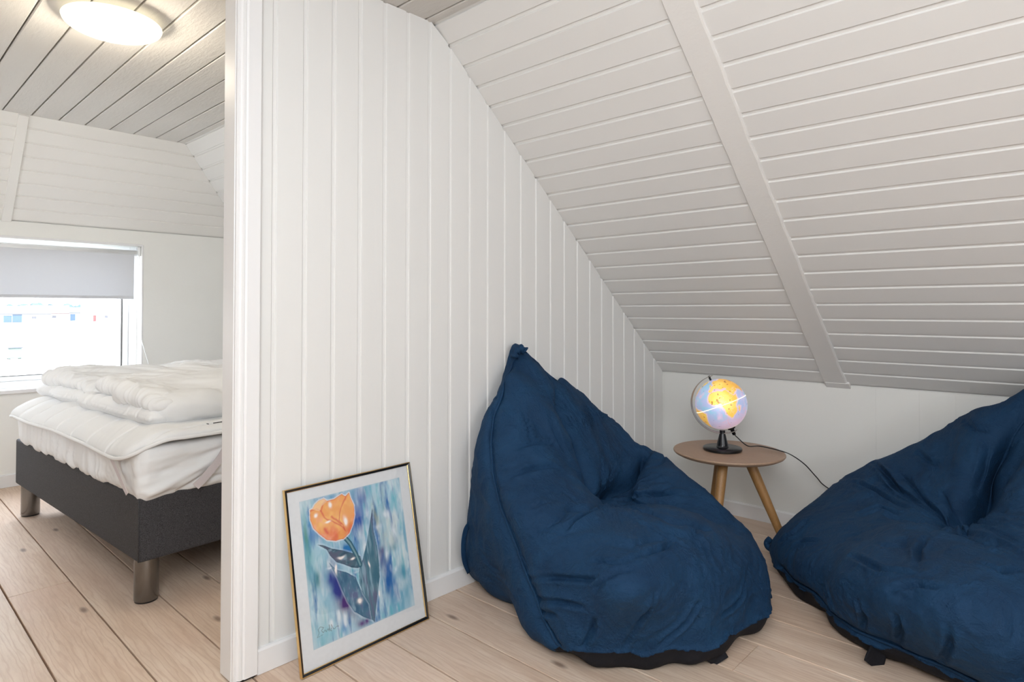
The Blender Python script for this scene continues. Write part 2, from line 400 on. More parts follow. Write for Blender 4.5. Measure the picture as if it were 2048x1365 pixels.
# flat ceiling: rough boards along x with dark open joints
ceil = mesh('ceiling', *box((XW, -1.46, ZC+.016), (XE+.1, YC+.05, ZC+.07)), M['dark_gap']); tag(ceil, kind='structure')
yb = .032+.131*4+.082-.0; gyc = [YC]
y = .595
while y > -1.46:
    gyc.append(y); y -= .1305
gyc.append(-1.46)
for b, a in zip(gyc[:-1], gyc[1:]):
    if b-a < .02: continue
    y0, y1 = a+.0035, b-.0035
    j = [random.uniform(-.0012, .0012) for _ in range(2)]
    prof = [(y0, .017), (y0+j[0], .003), (y0+.003+j[0], j[1]), (y1-.003, j[1]), (y1, .003), (y1, .017)]
    o = mesh('board', *prism(prof, lambda p: (XHIP0-.004, p[0], ZC+p[1]), lambda p: (XE, p[0], ZC+p[1])), M['ceil'], ceil); fix(o)
# south slope and low wall behind the camera
th = math.atan2(ZC-ZK, -1.46-YS)
s2 = mesh('ceiling_slope_south', [(XW-.1, -1.46, ZC), (XE+.1, -1.46, ZC), (XE+.1, YS, ZK), (XW-.1, YS, ZK), (XW-.1, -1.46, ZC+.06), (XE+.1, -1.46, ZC+.06), (XE+.1, YS-.05, ZK+.06), (XW-.1, YS-.05, ZK+.06)],
          [(0,1,2,3),(7,6,5,4),(0,4,5,1),(1,5,6,2),(2,6,7,3),(3,7,4,0)], M['shell']); fix(s2); tag(s2, kind='structure')
o = mesh('wall_south', *box((XW-.1, YS-.1, 0), (XE+.1, YS, ZK+.05)), M['shell']); tag(o, kind='structure')
o = mesh('wall_east', *box((XE, YS, 0), (XE+.1, YK+.1, ZC+.06)), M['shell']); tag(o, kind='structure')
# bedroom south partition
o = mesh('wall_bedroom_south', *box((XW, -2.62, 0), (-.07, -2.56, ZC)), M['shell']); tag(o, kind='structure')

# gable wall of the bedroom with the window opening
WY0, WY1, WZ0, WZ1 = -.95, .541, .600, 1.555
ZG = 1.662
wv_, wf_ = merge([box((XW-.16, -2.62, 0), (XW, WY0, ZG)), box((XW-.16, WY1, 0), (XW, YK+.1, ZG)), box((XW-.16, WY0, 0), (XW, WY1, WZ0)), box((XW-.16, WY0, WZ1), (XW, WY1, ZG))])
gw = mesh('wall_gable', wv_, wf_, M['plaster']); tag(gw, kind='structure')
# plaster arris around the opening, brighter soft edge
# sloping gable ceiling, boards along y, with one batten
GL = math.hypot(ZC-ZG, XHIP0-XHIP1); gs, gc = (ZC-ZG)/GL, (XHIP0-XHIP1)/GL
def gpt(y, s, d=0.0): return (XHIP1+s*gc+d*gs, y, ZG+s*gs-d*gc)
gsl = mesh('ceiling_gable_slope', *prism([(-.06, -.013), (GL+.03, -.013), (GL+.03, -.06), (-.06, -.06)], lambda p: gpt(-2.62, p[0], p[1]), lambda p: gpt(YK, p[0], p[1])), M['shell']); fix(gsl); tag(gsl, kind='structure')
ge = [0.0]+[.004+.0955*i for i in range(0, 8)]+[GL]
ge = [0.0, .0955, .191, .2865, .382, .4775, .573, .6685, GL]
for a, b in zip(ge[:-1], ge[1:]):
    prof = [(b-q, d) for q, d in tg(b-a, .011, .007)]
    def yh(p): return YK-(ZG+p[0]*gs-ZK)/math.tan(AL)
    o = mesh('board', *prism(prof, lambda p: gpt(-.221, p[0], p[1]), lambda p: gpt(yh(p), p[0], p[1])), M['board_y'], gsl); fix(o)
    o = mesh('board', *prism(prof, lambda p: gpt(-2.6, p[0], p[1]), lambda p: gpt(-.223, p[0], p[1])), M['board_y'], gsl); fix(o)
o = mesh('trim_4', *prism([(-.002, -.01), (GL-.004, -.01), (GL-.004, .012), (-.002, .012)], lambda p: gpt(-.249, p[0], p[1]), lambda p: gpt(-.199, p[0], p[1])), M['board_y']); fix(o); bevel(o, .002, 1); tag(o, kind='structure')

# window
win = empty('window_1', (XW-.11, -.2, WZ0)); tag(win, kind='structure')
FX0, FX1 = XW-.155, XW-.095
def wframe(y0, y1, z0, z1, w, wb, x0, x1):
    return merge([box((x0, y0, z0), (x1, y0+w, z1)), box((x0, y1-w, z0), (x1, y1, z1)), box((x0, y0+w, z1-w), (x1, y1-w, z1)), box((x0, y0+w, z0), (x1, y1-w, z0+wb))])
o = mesh('window_frame', *wframe(WY0, WY1, WZ0, WZ1, .05, .045, FX0, FX1), M['frame_white'], win); bevel(o, .003)
o = mesh('sash', *wframe(WY0+.05, WY1-.050, WZ0+.045, WZ1-.05, .042, .035, FX0+.008, FX1-.012), M['frame_white'], win); bevel(o, .004)
o = mesh('gasket', *wframe(WY0+.0905, WY1-.0905, WZ0+.0785, WZ1-.0905, .004, .003, FX0+.02, FX1-.011), M['dark_gap'], win)
o = mesh('pane', *box((FX0+.024, WY0+.090, WZ0+.078), (FX0+.030, WY1-.090, WZ1-.090)), M['glass'], win)
o = mesh('window_sill', *box((XW-.095, WY0, WZ0-.002), (XW+.028, WY1, WZ0+.004)), M['gloss'], win)
o = mesh('sill_nosing', *box((XW+.0005, WY0-.03, WZ0-.021), (XW+.030, WY1+.02, WZ0+.0045)), M['gloss'], win); bevel(o, .004)
# opening arris bead
ab = mesh('trim_5', *merge([box((XW-.002, WY1-.001, WZ0), (XW+.003, WY1+.010, WZ1+.010)), box((XW-.002, WY0, WZ1-.001), (XW+.003, WY1, WZ1+.014))]), M['gloss']); bevel(ab, .002, 1); tag(ab, kind='structure')

# ------------------------------------------------------------------ roller blind
bl = empty('roller_blind', (XW-.045, -.2, 1.18)); tag(bl, 'pale grey roller blind half drawn over the bedroom window', 'blind')
RX, RZ, RR = XW-.045, 1.507, .021
v, f = tube([(RX, WY0+.03, RZ), (RX, WY1-.022, RZ)], RR, 24)
o = mesh('roller_tube', v, f, M['frame_white'], bl, True)
o = mesh('blind_fabric', *box((RX+.017, WY0+.04, 1.186), (RX+.0182, WY1-.042, RZ)), M['blind'], bl)
o = mesh('hem_bar', *box((RX+.0165, WY0+.04, 1.180), (RX+.0225, WY1-.042, 1.200)), M['blind'], bl); bevel(o, .002)
o = mesh('bracket', *box((RX-.022, WY1-.020, RZ-.022), (RX+.022, WY1-.002, WZ1-.002)), M['frame_white'], bl); bevel(o, .004)
cp = spline([(RX+.02, WY1-.012, RZ), (RX+.024, WY1-.010, 1.2), (RX+.03, WY1-.012, .98), (XW+.012, WY1+.010, .85), (XW+.03, WY1+.045, .70)], 8)
o = mesh('pull_cord', *tube(cp, .0022, 6), M['frame_white'], bl, True)

# ------------------------------------------------------------------ ceiling lamp in the bedroom
LC = (-.850, -.232, ZC)
lamp = empty('ceiling_lamp', LC); tag(lamp, 'round opal glass ceiling lamp glowing warm on the bedroom boards', 'lamp')
o = mesh('lamp_base', *lathe([(.0, 0), (.075, 0), (.078, -.004), (.078, -.028), (.0, -.03)], LC, 40), M['frame_white'], lamp, True)
prof = [(.0, -.072)]+[(.163*math.sin(t), -.030-.042*math.cos(t)) for t in np.linspace(.12, 1.45, 12)]+[(.165, -.0255), (.163, -.0225), (.150, -.0215), (.079, -.022)]
o = mesh('lamp_shade', *lathe(prof, LC, 64), M['opal'], lamp, True)
# ------------------------------------------------------------------ picture leaning on the partition
BLc = np.array([.131, .031, .0015]); BRc = np.array([.120, .527, .0015])
TLt = np.array([.013, .014, .537]); TRt = np.array([.013, .507, .543])
ux = BRc-BLc; PWd = np.linalg.norm(ux); ux /= PWd
vy = ((TLt+TRt)-(BLc+BRc))/2; vy -= ux*(vy@ux); PHt = np.linalg.norm(vy); vy /= PHt
nn = np.cross(ux, vy)
if nn[0] < 0: nn = -nn
mid = (BLc+BRc+TLt+TRt)/4; O0 = BLc+(mid-(BLc+ux*PWd/2+vy*PHt/2))*.8
O0[2] = .0015
DEP = .011
O0 = O0-0*nn
def pp(u, v_, d=0.0): return O0+ux*u+vy*v_+nn*d      # d>0 towards the room
pic = empty('framed_picture', tuple(pp(PWd/2, 0, -DEP/2))); tag(pic, 'gold framed tulip watercolour leaning against the panelled partition', 'picture')
def frame_ring(a0, a1, d0, d1, d2):
    """rectangular ring from inset a0 to a1; face depth d0 at outside, d1 at inside, back d2"""
    def ring(a, d): return [pp(a, a, d), pp(PWd-a, a, d), pp(PWd-a, PHt-a, d), pp(a, PHt-a, d)]
    v = ring(a0, d2)+ring(a0, d0)+ring(a1, d1)+ring(a1, d2); f = []
    for r in range(4):
        for i in range(4):
            f.append((r*4+i, r*4+(i+1) % 4, ((r+1) % 4)*4+(i+1) % 4, ((r+1) % 4)*4+i))
    return v, f
o = mesh('frame', *frame_ring(0, .0024, 0, 0, -DEP), M['gold'], pic); fix(o)
o = mesh('frame_inlay', *frame_ring(.0024, .0092, -.0002, -.0035, -DEP+.002), M['black_gloss'], pic); fix(o)
o = mesh('frame_lip', *frame_ring(.0092, .0105, -.0038, -.0045, -DEP+.003), M['gold'], pic); fix(o)
o = mesh('backing', *merge([([pp(.005, .005, -DEP+.0005), pp(PWd-.005, .005, -DEP+.0005), pp(PWd-.005, PHt-.005, -DEP+.0005), pp(.005, PHt-.005, -DEP+.0005),
     pp(.005, .005, -DEP+.002), pp(PWd-.005, .005, -DEP+.002), pp(PWd-.005, PHt-.005, -DEP+.002), pp(.005, PHt-.005, -DEP+.002)], box((0,0,0),(1,1,1))[1])]), M['mat_paper'], pic); fix(o)
mt = [pp(.0105, .0105, -.008), pp(PWd-.0105, .0105, -.008), pp(PWd-.0105, PHt-.0105, -.008), pp(.0105, PHt-.0105, -.008)]
o = mesh('mount', mt+[q-nn*.002 for q in mt], [(0,1,2,3),(7,6,5,4),(0,4,5,1),(1,5,6,2),(2,6,7,3),(3,7,4,0)], M['mat_paper'], pic); fix(o)

# the watercolour itself, painted on a fine grid
NU, NV = 300, 380
U_, V_ = np.meshgrid(np.linspace(0, 1, NU), np.linspace(0, 1, NV)); U_ = U_.ravel(); V_ = V_.ravel()
def inpoly(x, y, P):
    r = np.zeros(len(x), bool); n = len(P)
    for i in range(n):
        x0, y0 = P[i]; x1, y1 = P[(i+1) % n]
        if y0 == y1: continue
        c = ((y0 > y) != (y1 > y)) & (x < (x1-x0)*(y-y0)/(y1-y0)+x0); r ^= c
    return r
def dpoly(x, y, P, closed=False):
    d = np.full(len(x), 9.0); n = len(P)
    for i in range(n if closed else n-1):
        a = np.array(P[i]); b = np.array(P[(i+1) % n]); ab = b-a
        t = np.clip(((x-a[0])*ab[0]+(y-a[1])*ab[1])/(ab@ab+1e-12), 0, 1)
        d = np.minimum(d, np.hypot(x-a[0]-t*ab[0], y-a[1]-t*ab[1]))
    return d
def s2l(c): c = np.array(c, float)/255; return np.where(c <= .04045, c/12.92, ((c+.055)/1.055)**2.4)
n3 = lambda su, sv, o=3, k=0.0: fbm(np.stack([U_*su+k, V_*sv+k, np.full(len(U_), k+.37)], 1), o)
wob = n3(9, 9, 3, 4.)*.012; wob2 = n3(9, 9, 3, 14.)*.012
Ux = U_+wob; Vx = V_+wob2
C = np.tile(s2l((170, 205, 222)), (len(U_), 1))
def blend(col, a):
    global C
    a = np.clip(a, 0, 1)[:, None]; C = C*(1-a)+s2l(col)*a
blend((110, 170, 200), .9*np.clip(n3(14, 4.5, 5, 1.)+.1, 0, 1))
blend((214, 228, 232), 1.05*np.clip(n3(17, 6, 5, 2.)-.0, 0, 1))
blend((50, 112, 178), 1.5*np.clip(n3(19, 4.5, 5, 3.)-.12, 0, 1)); blend((80, 180, 200), .8*np.clip(n3(24, 6, 4, 33.)-.15, 0, 1)); blend((225, 236, 240), .8*np.clip(n3(34, 9, 4, 43.)-.35, 0, 1))
blend((90, 165, 180), .8*np.clip((.22-U_)/.25, 0, 1)*np.clip(n3(8, 3, 3, 5.)+.35, 0, 1))
blend((195, 208, 205), 1.*np.exp(-((U_-.80)/.13)**2-((V_-.44)/.14)**2)*np.clip(n3(9, 7, 3, 6.)+.6, 0, 1))
def blob(cx, cy, rx, ry, col, a):
    blend(col, 1.25*a*np.exp(-((Ux-cx)/rx)**2-((Vx-cy)/ry)**2)*np.clip(.75+.6*n3(20, 6, 3, cx*10+1), 0, 1.2))
for b in [(.545, .12, .06, .12, (45, 85, 165), 1.0), (.50, .25, .07, .10, (35, 80, 165), 1.0), (.60, .06, .02, .09, (70, 75, 150), .7), (.16, .26, .09, .06, (50, 110, 180), .9), (.08, .20, .03, .08, (60, 130, 195), .8),
          (.37, .43, .10, .05, (30, 115, 180), .9), (.22, .55, .055, .09, (40, 60, 145), 1.0), (.26, .66, .06, .09, (38, 52, 135), 1.0), (.32, .78, .06, .07, (75, 45, 115), 1.0), (.39, .88, .07, .05, (70, 35, 100), 1.0),
          (.48, .955, .07, .03, (85, 50, 120), .9), (.73, .60, .04, .10, (35, 60, 140), 1.0), (.72, .52, .03, .04, (80, 40, 110), .8), (.74, .75, .05, .10, (30, 95, 165), .9), (.80, .83, .03, .10, (45, 110, 180), .8),
          (.085, .56, .035, .06, (20, 110, 125), .8), (.03, .25, .015, .12, (60, 135, 110), .7), (.04, .42, .05, .12, (90, 165, 165), .6), (.90, .73, .05, .06, (40, 130, 165), .6), (.84, .52, .04, .03, (50, 130, 160), .6),
          (.70, .22, .03, .09, (150, 155, 120), .8), (.79, .15, .03, .12, (120, 155, 165), .7), (.66, .48, .02, .12, (70, 150, 190), .7), (.93, .86, .06, .10, (90, 160, 190), .6), (.13, .90, .08, .08, (110, 185, 205), .7),
          (.28, .94, .03, .05, (60, 130, 195), .7), (.13, .69, .05, .06, (140, 190, 210), .6), (.58, .40, .04, .05, (60, 150, 200), .6), (.30, .02, .12, .02, (90, 140, 195), .8)]:
    blob(*b)
for (cx, cy, rx, ry) in [(.60, .21, .030, .035), (.56, .45, .02, .03), (.72, .33, .03, .02), (.82, .26, .03, .03), (.86, .41, .03, .05), (.25, .83, .02, .05), (.30, .90, .015, .04), (.17, .88, .02, .03), (.45, .60, .05, .008), (.83, .68, .02, .03), (.77, .56, .012, .04), (.21, .51, .03, .006)]:
    blend((222, 232, 240), .9*np.clip(1.3*np.exp(-((Ux-cx)/rx)**2-((Vx-cy)/ry)**2)*(.7+n3(30, 12, 3, cy*9)), 0, 1))
tulip = [(.086,.075),(.08,.14),(.102,.206),(.15,.259),(.21,.312),(.29,.337),(.365,.338),(.421,.312),(.465,.254),(.491,.192),(.493,.117),(.47,.065),(.46,.021),(.424,.04),(.406,.032),(.39,.018),(.35,.029),(.31,.042),(.25,.042),(.218,.019),(.17,.025),(.131,.046),(.11,.07)]
leafA = [(.123,.325),(.17,.339),(.245,.382),(.337,.416),(.431,.46),(.502,.499),(.514,.54),(.479,.579),(.411,.558),(.342,.518),(.274,.484),(.224,.427),(.198,.376)]
leafB = [(.676,.17),(.659,.339),(.676,.46),(.679,.579),(.669,.694),(.632,.801),(.595,.906),(.57,.994),(.547,.968),(.538,.851),(.488,.761),(.465,.679),(.477,.588),(.524,.523),(.579,.42),(.622,.312)]
leafC = [(.205,.468),(.264,.536),(.356,.577),(.435,.634),(.46,.706),(.519,.808),(.553,.875),(.556,.975),(.468,.925),(.388,.863),(.34,.785),(.297,.681),(.266,.591)]
stem = [(.378,.336),(.419,.387),(.466,.482),(.492,.559)]
def leaf(P, base, dark, tint, ang):
    din = dpoly(U_, V_, P, True); m = inpoly(U_, V_, P)
    halo = (~m) & (din < .012); blend((205, 220, 232), .28*halo)
    blend(base, 1.0*m); q = n3(26*ang[0], 26*ang[1], 3, P[0][0]*20)
    blend(dark, m*np.clip(q+.10, 0, .8)); blend(tint, m*np.clip(-q+.05, 0, .7)); blend((150, 182, 200), m*1.3*np.clip(n3(30*ang[0], 26*ang[1], 3, P[0][0]*31)-.15, 0, .5)); blend(dark, m*np.clip(1-din/.008, 0, .7))
leaf(leafA, (74, 106, 122), (46, 74, 98), (98, 92, 118), (.5, 1))
leaf(leafC, (78, 120, 146), (50, 92, 126), (104, 100, 142), (1, .5))
leaf(leafB, (92, 130, 146), (52, 104, 128), (104, 92, 130), (1.2, .25))
ds = dpoly(U_, V_, stem); blend((46, 98, 118), 1.*(ds < .019)); blend((140, 175, 180), .7*(ds < .007)); 
m = inpoly(U_, V_, tulip); dt = dpoly(U_, V_, tulip, True)
blend((235, 225, 225), .7*((~m) & (dt < .009)))
blend((238, 164, 92), 1.*m); blend((248, 198, 120), m*np.clip(n3(14, 10, 3, 8.)+.1, 0, .9))
blend((230, 104, 82), m*np.clip((V_-.16)/.17, 0, .75)*np.clip(.6+n3(18, 10, 3, 9.), 0, 1)); blend((243, 170, 150), m*np.clip(n3(12, 12, 3, 19.)-.15, 0, .8))
for L, w in (([(.25,.042),(.191,.069),(.179,.103),(.205,.153),(.268,.2),(.343,.26),(.386,.296)], .009), ([(.459,.026),(.39,.082),(.353,.141),(.333,.212),(.376,.285)], .008), ([(.091,.08),(.138,.074),(.179,.103)], .006), ([(.27,.16),(.32,.215),(.34,.24)], .014), ([(.20,.235),(.23,.265)], .014)):
    blend((214, 74, 66), m*.8*np.clip(1-dpoly(Ux, Vx, L)/w, 0, 1))
blend((222, 96, 62), m*.7*np.clip(1-dt/.008, 0, 1))
blend((250, 232, 190), m*.45*inpoly(U_, V_, [(.10,.07),(.13,.046),(.17,.025),(.218,.019),(.25,.042),(.19,.069),(.17,.10)]))
for (cx, cy, rx, ry) in [(.266,.081,.014,.018),(.134,.123,.013,.014),(.389,.217,.016,.030),(.233,.194,.02,.008),(.316,.457,.03,.007),(.43,.497,.02,.006),(.451,.812,.022,.013),(.582,.575,.007,.022),(.654,.817,.006,.02),(.258,.535,.01,.03)]:
    blend((252, 244, 240), np.clip(1.6*np.exp(-((Ux-cx)/rx)**2-((Vx-cy)/ry)**2), 0, 1))
sig = [(.041,.932),(.060,.905),(.053,.884),(.075,.87),(.102,.883),(.082,.898),(.096,.916),(.112,.903),(.121,.917),(.139,.903),(.147,.922),(.152,.880),(.156,.918),(.167,.926),(.172,.884),(.184,.916),(.195,.921),(.216,.91),(.235,.915)]
blend((60, 60, 70), .6*(dpoly(U_, V_, sig) < .0021)); blend((60, 60, 70), .4*(dpoly(U_, V_, [(.041,.932),(.093,.926)]) < .0018))
edge = np.minimum.reduce([U_, 1-U_, V_, 1-V_])
blend((190, 205, 216), .55*np.clip(1-edge/.012, 0, 1))
AX0, AX1, AY0, AY1 = .050, PWd-.050, .062, PHt-.046
pts = np.array([pp(AX0+(AX1-AX0)*u, AY1-(AY1-AY0)*vv, -.0074) for u, vv in zip(U_, V_)])
gi = np.arange(NU*NV).reshape(NV, NU)
fc = np.stack([gi[:-1, :-1], gi[1:, :-1], gi[1:, 1:], gi[:-1, 1:]], -1).reshape(-1, 4)
k = NT('watercolour_paint'); at_ = k.n('ShaderNodeAttribute', _attribute_name='paint'); k.l(at_.outputs['Color'], k.b.inputs['Base Color']); k.set(Roughness=.5); M['art'] = k.m
def fast_mesh(name, v, f4, mat, parent, smooth=False, colors=None):
    o0 = origin(parent); me = bpy.data.meshes.new(name); v = np.asarray(v)-o0; f4 = np.asarray(f4)
    n = f4.shape[1]; me.vertices.add(len(v)); me.vertices.foreach_set('co', v.ravel().astype('f'))
    me.loops.add(f4.size); me.loops.foreach_set('vertex_index', f4.ravel().astype('i'))
    me.polygons.add(len(f4)); me.polygons.foreach_set('loop_start', np.arange(0, f4.size, n, dtype='i'))
    me.polygons.foreach_set('loop_total', np.full(len(f4), n, 'i'))
    me.polygons.foreach_set('use_smooth', np.full(len(f4), smooth))
    me.update(calc_edges=True); me.validate()
    if colors is not None:
        a = me.color_attributes.new('paint', 'FLOAT_COLOR', 'POINT'); a.data.foreach_set('color', np.concatenate([colors, np.ones((len(colors), 1))], 1).ravel().astype('f'))
    me.materials.append(mat); o = bpy.data.objects.new(name, me); COL.objects.link(o); o.parent = parent; return o
o = fast_mesh('painting', pts, fc, M['art'], pic, False, C); o['label'] = 'watercolour of an orange tulip with dark leaves on blue'
gq = [pp(.0105, .0105, -.0055), pp(PWd-.0105, .0105, -.0055), pp(PWd-.0105, PHt-.0105, -.0055), pp(.0105, PHt-.0105, -.0055)]
o = mesh('glass', gq+[q-nn*.0012 for q in gq], [(0,1,2,3),(7,6,5,4),(0,4,5,1),(1,5,6,2),(2,6,7,3),(3,7,4,0)], M['glass'], pic); fix(o)

# ------------------------------------------------------------------ side table
TC = np.array([.611, 1.893, 0]); TZ, TR = .450, .247
tb = empty('side_table', tuple(TC)); tag(tb, 'small round oak side table on three splayed legs', 'table')
o = mesh('tabletop', *lathe([(0, TZ-.021), (TR-.022, TZ-.021), (TR-.006, TZ-.013), (TR, TZ-.006), (TR-.001, TZ-.001), (TR-.003, TZ), (0, TZ)], TC, 96), M['oak_top'], tb)
bevel(o, .001, 1)
for p in o.data.polygons: p.use_smooth = False
F2 = np.array([-math.sin(YAW), math.cos(YAW), 0])
def dirv(phi): a = math.radians(phi); return RGT*math.cos(a)+F2*math.sin(a)
fr = []
for ph in (-26, 92, 236):
    d = dirv(ph); top = TC+d*.085+np.array([0, 0, TZ-.022]); bot = TC+d*.262
    pts = [top*(1-t)+bot*t for t in np.linspace(0, 1, 9)]
    r = [.0245-.0095*t for t in np.linspace(0, 1, 9)]
    v, f = tube(pts, r, 16, up=tuple(d)); v = [(x, y, max(z, .001)) for x, y, z in v]
    v = [(x, y, min(z, TZ-.0215)) for x, y, z in v]
    o = mesh('leg', v, f, M['oak_leg'], tb, True)
    e = dirv(ph)*.088; s = np.cross(d, [0, 0, 1])*.022
    c = TC+np.array([0, 0, TZ-.0215])
    q = [c-s, c+s, c+e+s, c+e-s]
    fr.append(([tuple(p-np.array([0, 0, .024])) for p in q]+[tuple(p) for p in q], box((0,0,0),(1,1,1))[1]))
o = mesh('frame', *merge(fr), M['oak_leg'], tb); fix(o); bevel(o, .002, 1)

# ------------------------------------------------------------------ illuminated globe
GB = at(1445, 901, 2, TZ); GB[2] = TZ+.0006
gl = empty('globe_lamp', tuple(GB)); tag(gl, 'lit world globe on a black foot standing on the side table', 'globe')
o = mesh('foot', *lathe([(0, 0), (.084, 0), (.087, .003), (.087, .012), (.084, .0145), (.03, .016), (.0265, .020), (.0255, .026), (.0145, .072), (.0125, .080), (.0125, .092), (0, .092)], GB, 48), M['black_gloss'], gl, True)
o.modifiers.new('edge', 'EDGE_SPLIT').split_angle = math.radians(40)
SR = .1165
GCn = at(1442, 808.5, 1, GB[1]+.004)
tilt = math.radians(23)
azr = math.radians(27)                                # the meridian plane, turned a little about the vertical
hx = RGT*math.cos(azr)-F2*math.sin(azr)*1.0
ax = np.array([0, 0, 1])*math.cos(tilt)-hx*math.sin(tilt)     # north pole
ex = hx*math.cos(tilt)+np.array([0, 0, 1])*math.sin(tilt)     # in the meridian plane, to the right
ez = np.cross(ax, ex)
# map: lat/long outlines
AFR = [(-17,15),(-16,24),(-10,31),(-2,35),(10,37),(20,32),(32,31),(35,24),(38,18),(43,12),(51,12),(46,2),(40,-8),(38,-18),(33,-27),(26,-34),(19,-34),(14,-24),(12,-12),(9,-2),(9,4),(-5,5),(-12,8)]
EUR = [(-9,37),(-9,43),(-2,44),(-4,48),(2,51),(8,54),(9,57),(5,60),(12,66),(22,71),(40,68),(60,70),(80,73),(105,77),(140,73),(178,68),(160,58),(142,54),(132,43),(122,40),(121,30),(108,20),(105,10),(100,14),(92,21),(80,10),(73,20),(62,25),(57,25),(52,30),(56,27),(60,22),(52,16),(44,13),(38,22),(34,30),(36,36),(27,37),(23,38),(20,40),(13,45),(17,40),(14,42),(8,44),(3,42),(-2,37)]
SAM = [(-80,0),(-77,8),(-70,12),(-60,9),(-50,2),(-35,-6),(-39,-16),(-48,-27),(-58,-38),(-67,-50),(-70,-55),(-75,-48),(-71,-20),(-81,-6)]
NAM = [(-165,62),(-155,71),(-125,70),(-95,72),(-80,65),(-60,58),(-66,45),(-75,38),(-81,26),(-97,26),(-97,18),(-83,9),(-95,16),(-110,24),(-124,40),(-130,55)]
GRN = [(-55,60),(-70,76),(-40,83),(-18,78),(-25,70)]; MAD = [(44,-25),(44,-16),(50,-13),(49,-20),(47,-25)]; AUS = [(114,-22),(130,-12),(142,-11),(153,-27),(148,-38),(130,-32),(115,-34)]
GBI = [(-5,50),(-6,57),(-2,58),(1,52)]
view = CAM-GCn; view /= np.linalg.norm(view)
va, vb = view@ex, view@ez; lon_view = math.atan2(vb, va)
NL, NM = 260, 150
lo, la = np.meshgrid(np.linspace(0, 2*math.pi, NL, endpoint=False), np.linspace(-math.pi/2, math.pi/2, NM))
lo = lo.ravel(); la = la.ravel()
P = GCn+SR*(np.cos(la)[:, None]*(np.cos(lo)[:, None]*ex+np.sin(lo)[:, None]*ez)+np.sin(la)[:, None]*ax)
LON = np.degrees((lo-lon_view)); LON = (LON+8+180) % 360-180; LAT = np.degrees(la)
sgn = 1
nz = fbm(P*60, 3); wl = LON+6*fbm(P*40+3, 2)*.5; wa = LAT+5*fbm(P*40+9, 2)*.5
land = np.zeros(len(P), bool)
for Q in (AFR, EUR, SAM, NAM, GRN, MAD, AUS, GBI): land |= inpoly(wl, wa, Q)
nearl = np.zeros(len(P), bool)
for dx, dy in ((4, 0), (-4, 0), (0, 4), (0, -4)):
    for Q in (AFR, EUR, SAM, MAD): nearl |= inpoly(wl+dx, wa+dy, Q)
Cg = np.tile(s2l((176, 186, 222)), (len(P), 1))
def gb(col, a):
    global Cg
    a = np.clip(a, 0, 1)[:, None]; Cg = Cg*(1-a)+s2l(col)*a
gb((150, 196, 222), 1.2*np.clip(fbm(P*28+5, 3), 0, 1)); gb((214, 196, 226), 1.0*np.clip(fbm(P*34+15, 3)-.1, 0, 1)); gb((232, 196, 214), np.clip((-LAT-20)/45, 0, .8)); gb((232, 176, 176), .8*np.clip(ridged(P*55+4)-.86, 0, .1)*10*(fbm(P*20+8, 2) > .1))
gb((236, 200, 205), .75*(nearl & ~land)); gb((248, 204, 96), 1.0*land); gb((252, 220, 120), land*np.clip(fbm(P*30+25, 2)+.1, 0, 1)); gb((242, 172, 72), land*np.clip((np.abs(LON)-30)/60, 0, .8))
gb((120, 78, 40), .8*land*(vnoise(P*105+2) > .62)); gb((110, 95, 110), .45*(~land)*(vnoise(P*95+12) > .74))
gb((242, 214, 214), .9*(LAT < -68)); gb((236, 222, 210), .35*land*(ridged(P*70+1) > .93))
idx = np.arange(NL*NM).reshape(NM, NL); nx = np.roll(idx, -1, 1)
fg = np.stack([idx[:-1], nx[:-1], nx[1:], idx[1:]], -1).reshape(-1, 4)
k = NT('lit_globe_map'); a_ = k.n('ShaderNodeAttribute', _attribute_name='paint'); k.l(a_.outputs['Color'], k.b.inputs['Base Color']); k.l(a_.outputs['Color'], k.b.inputs['Emission Color'])
geo = k.n('ShaderNodeNewGeometry'); dv = k.n('ShaderNodeVectorMath', _operation='DISTANCE'); k.l(geo.outputs['Position'], dv.inputs[0]); bulb = GCn+view*SR+RGT*(-.006)+np.array([0, 0, .006]); dv.inputs[1].default_value = tuple(bulb)
mr = k.n('ShaderNodeMapRange'); mr.inputs['From Min'].default_value = 0; mr.inputs['From Max'].default_value = .13; mr.inputs['To Min'].default_value = 1.0; mr.inputs['To Max'].default_value = 0.0
k.l(dv.outputs['Value'], mr.inputs['Value']); pw = k.n('ShaderNodeMath', _operation='POWER'); pw.inputs[1].default_value = 5; k.l(mr.outputs[0], pw.inputs[0])
ml = k.n('ShaderNodeMath', _operation='MULTIPLY_ADD'); ml.inputs[1].default_value = 1.3; ml.inputs[2].default_value = .42; k.l(pw.outputs[0], ml.inputs[0]); k.l(ml.outputs[0], k.b.inputs['Emission Strength'])
k.set(Roughness=.3); M['globe'] = k.m
o = fast_mesh('globe_ball', P, fg, M['globe'], gl, True, Cg)
eq = [GCn+(SR+.0004)*(math.cos(t)*ex+math.sin(t)*ez) for t in np.linspace(0, 2*math.pi, 97)]
o = mesh('equator_band', *tube(eq, .0016, 6), M['opal'], gl, True)
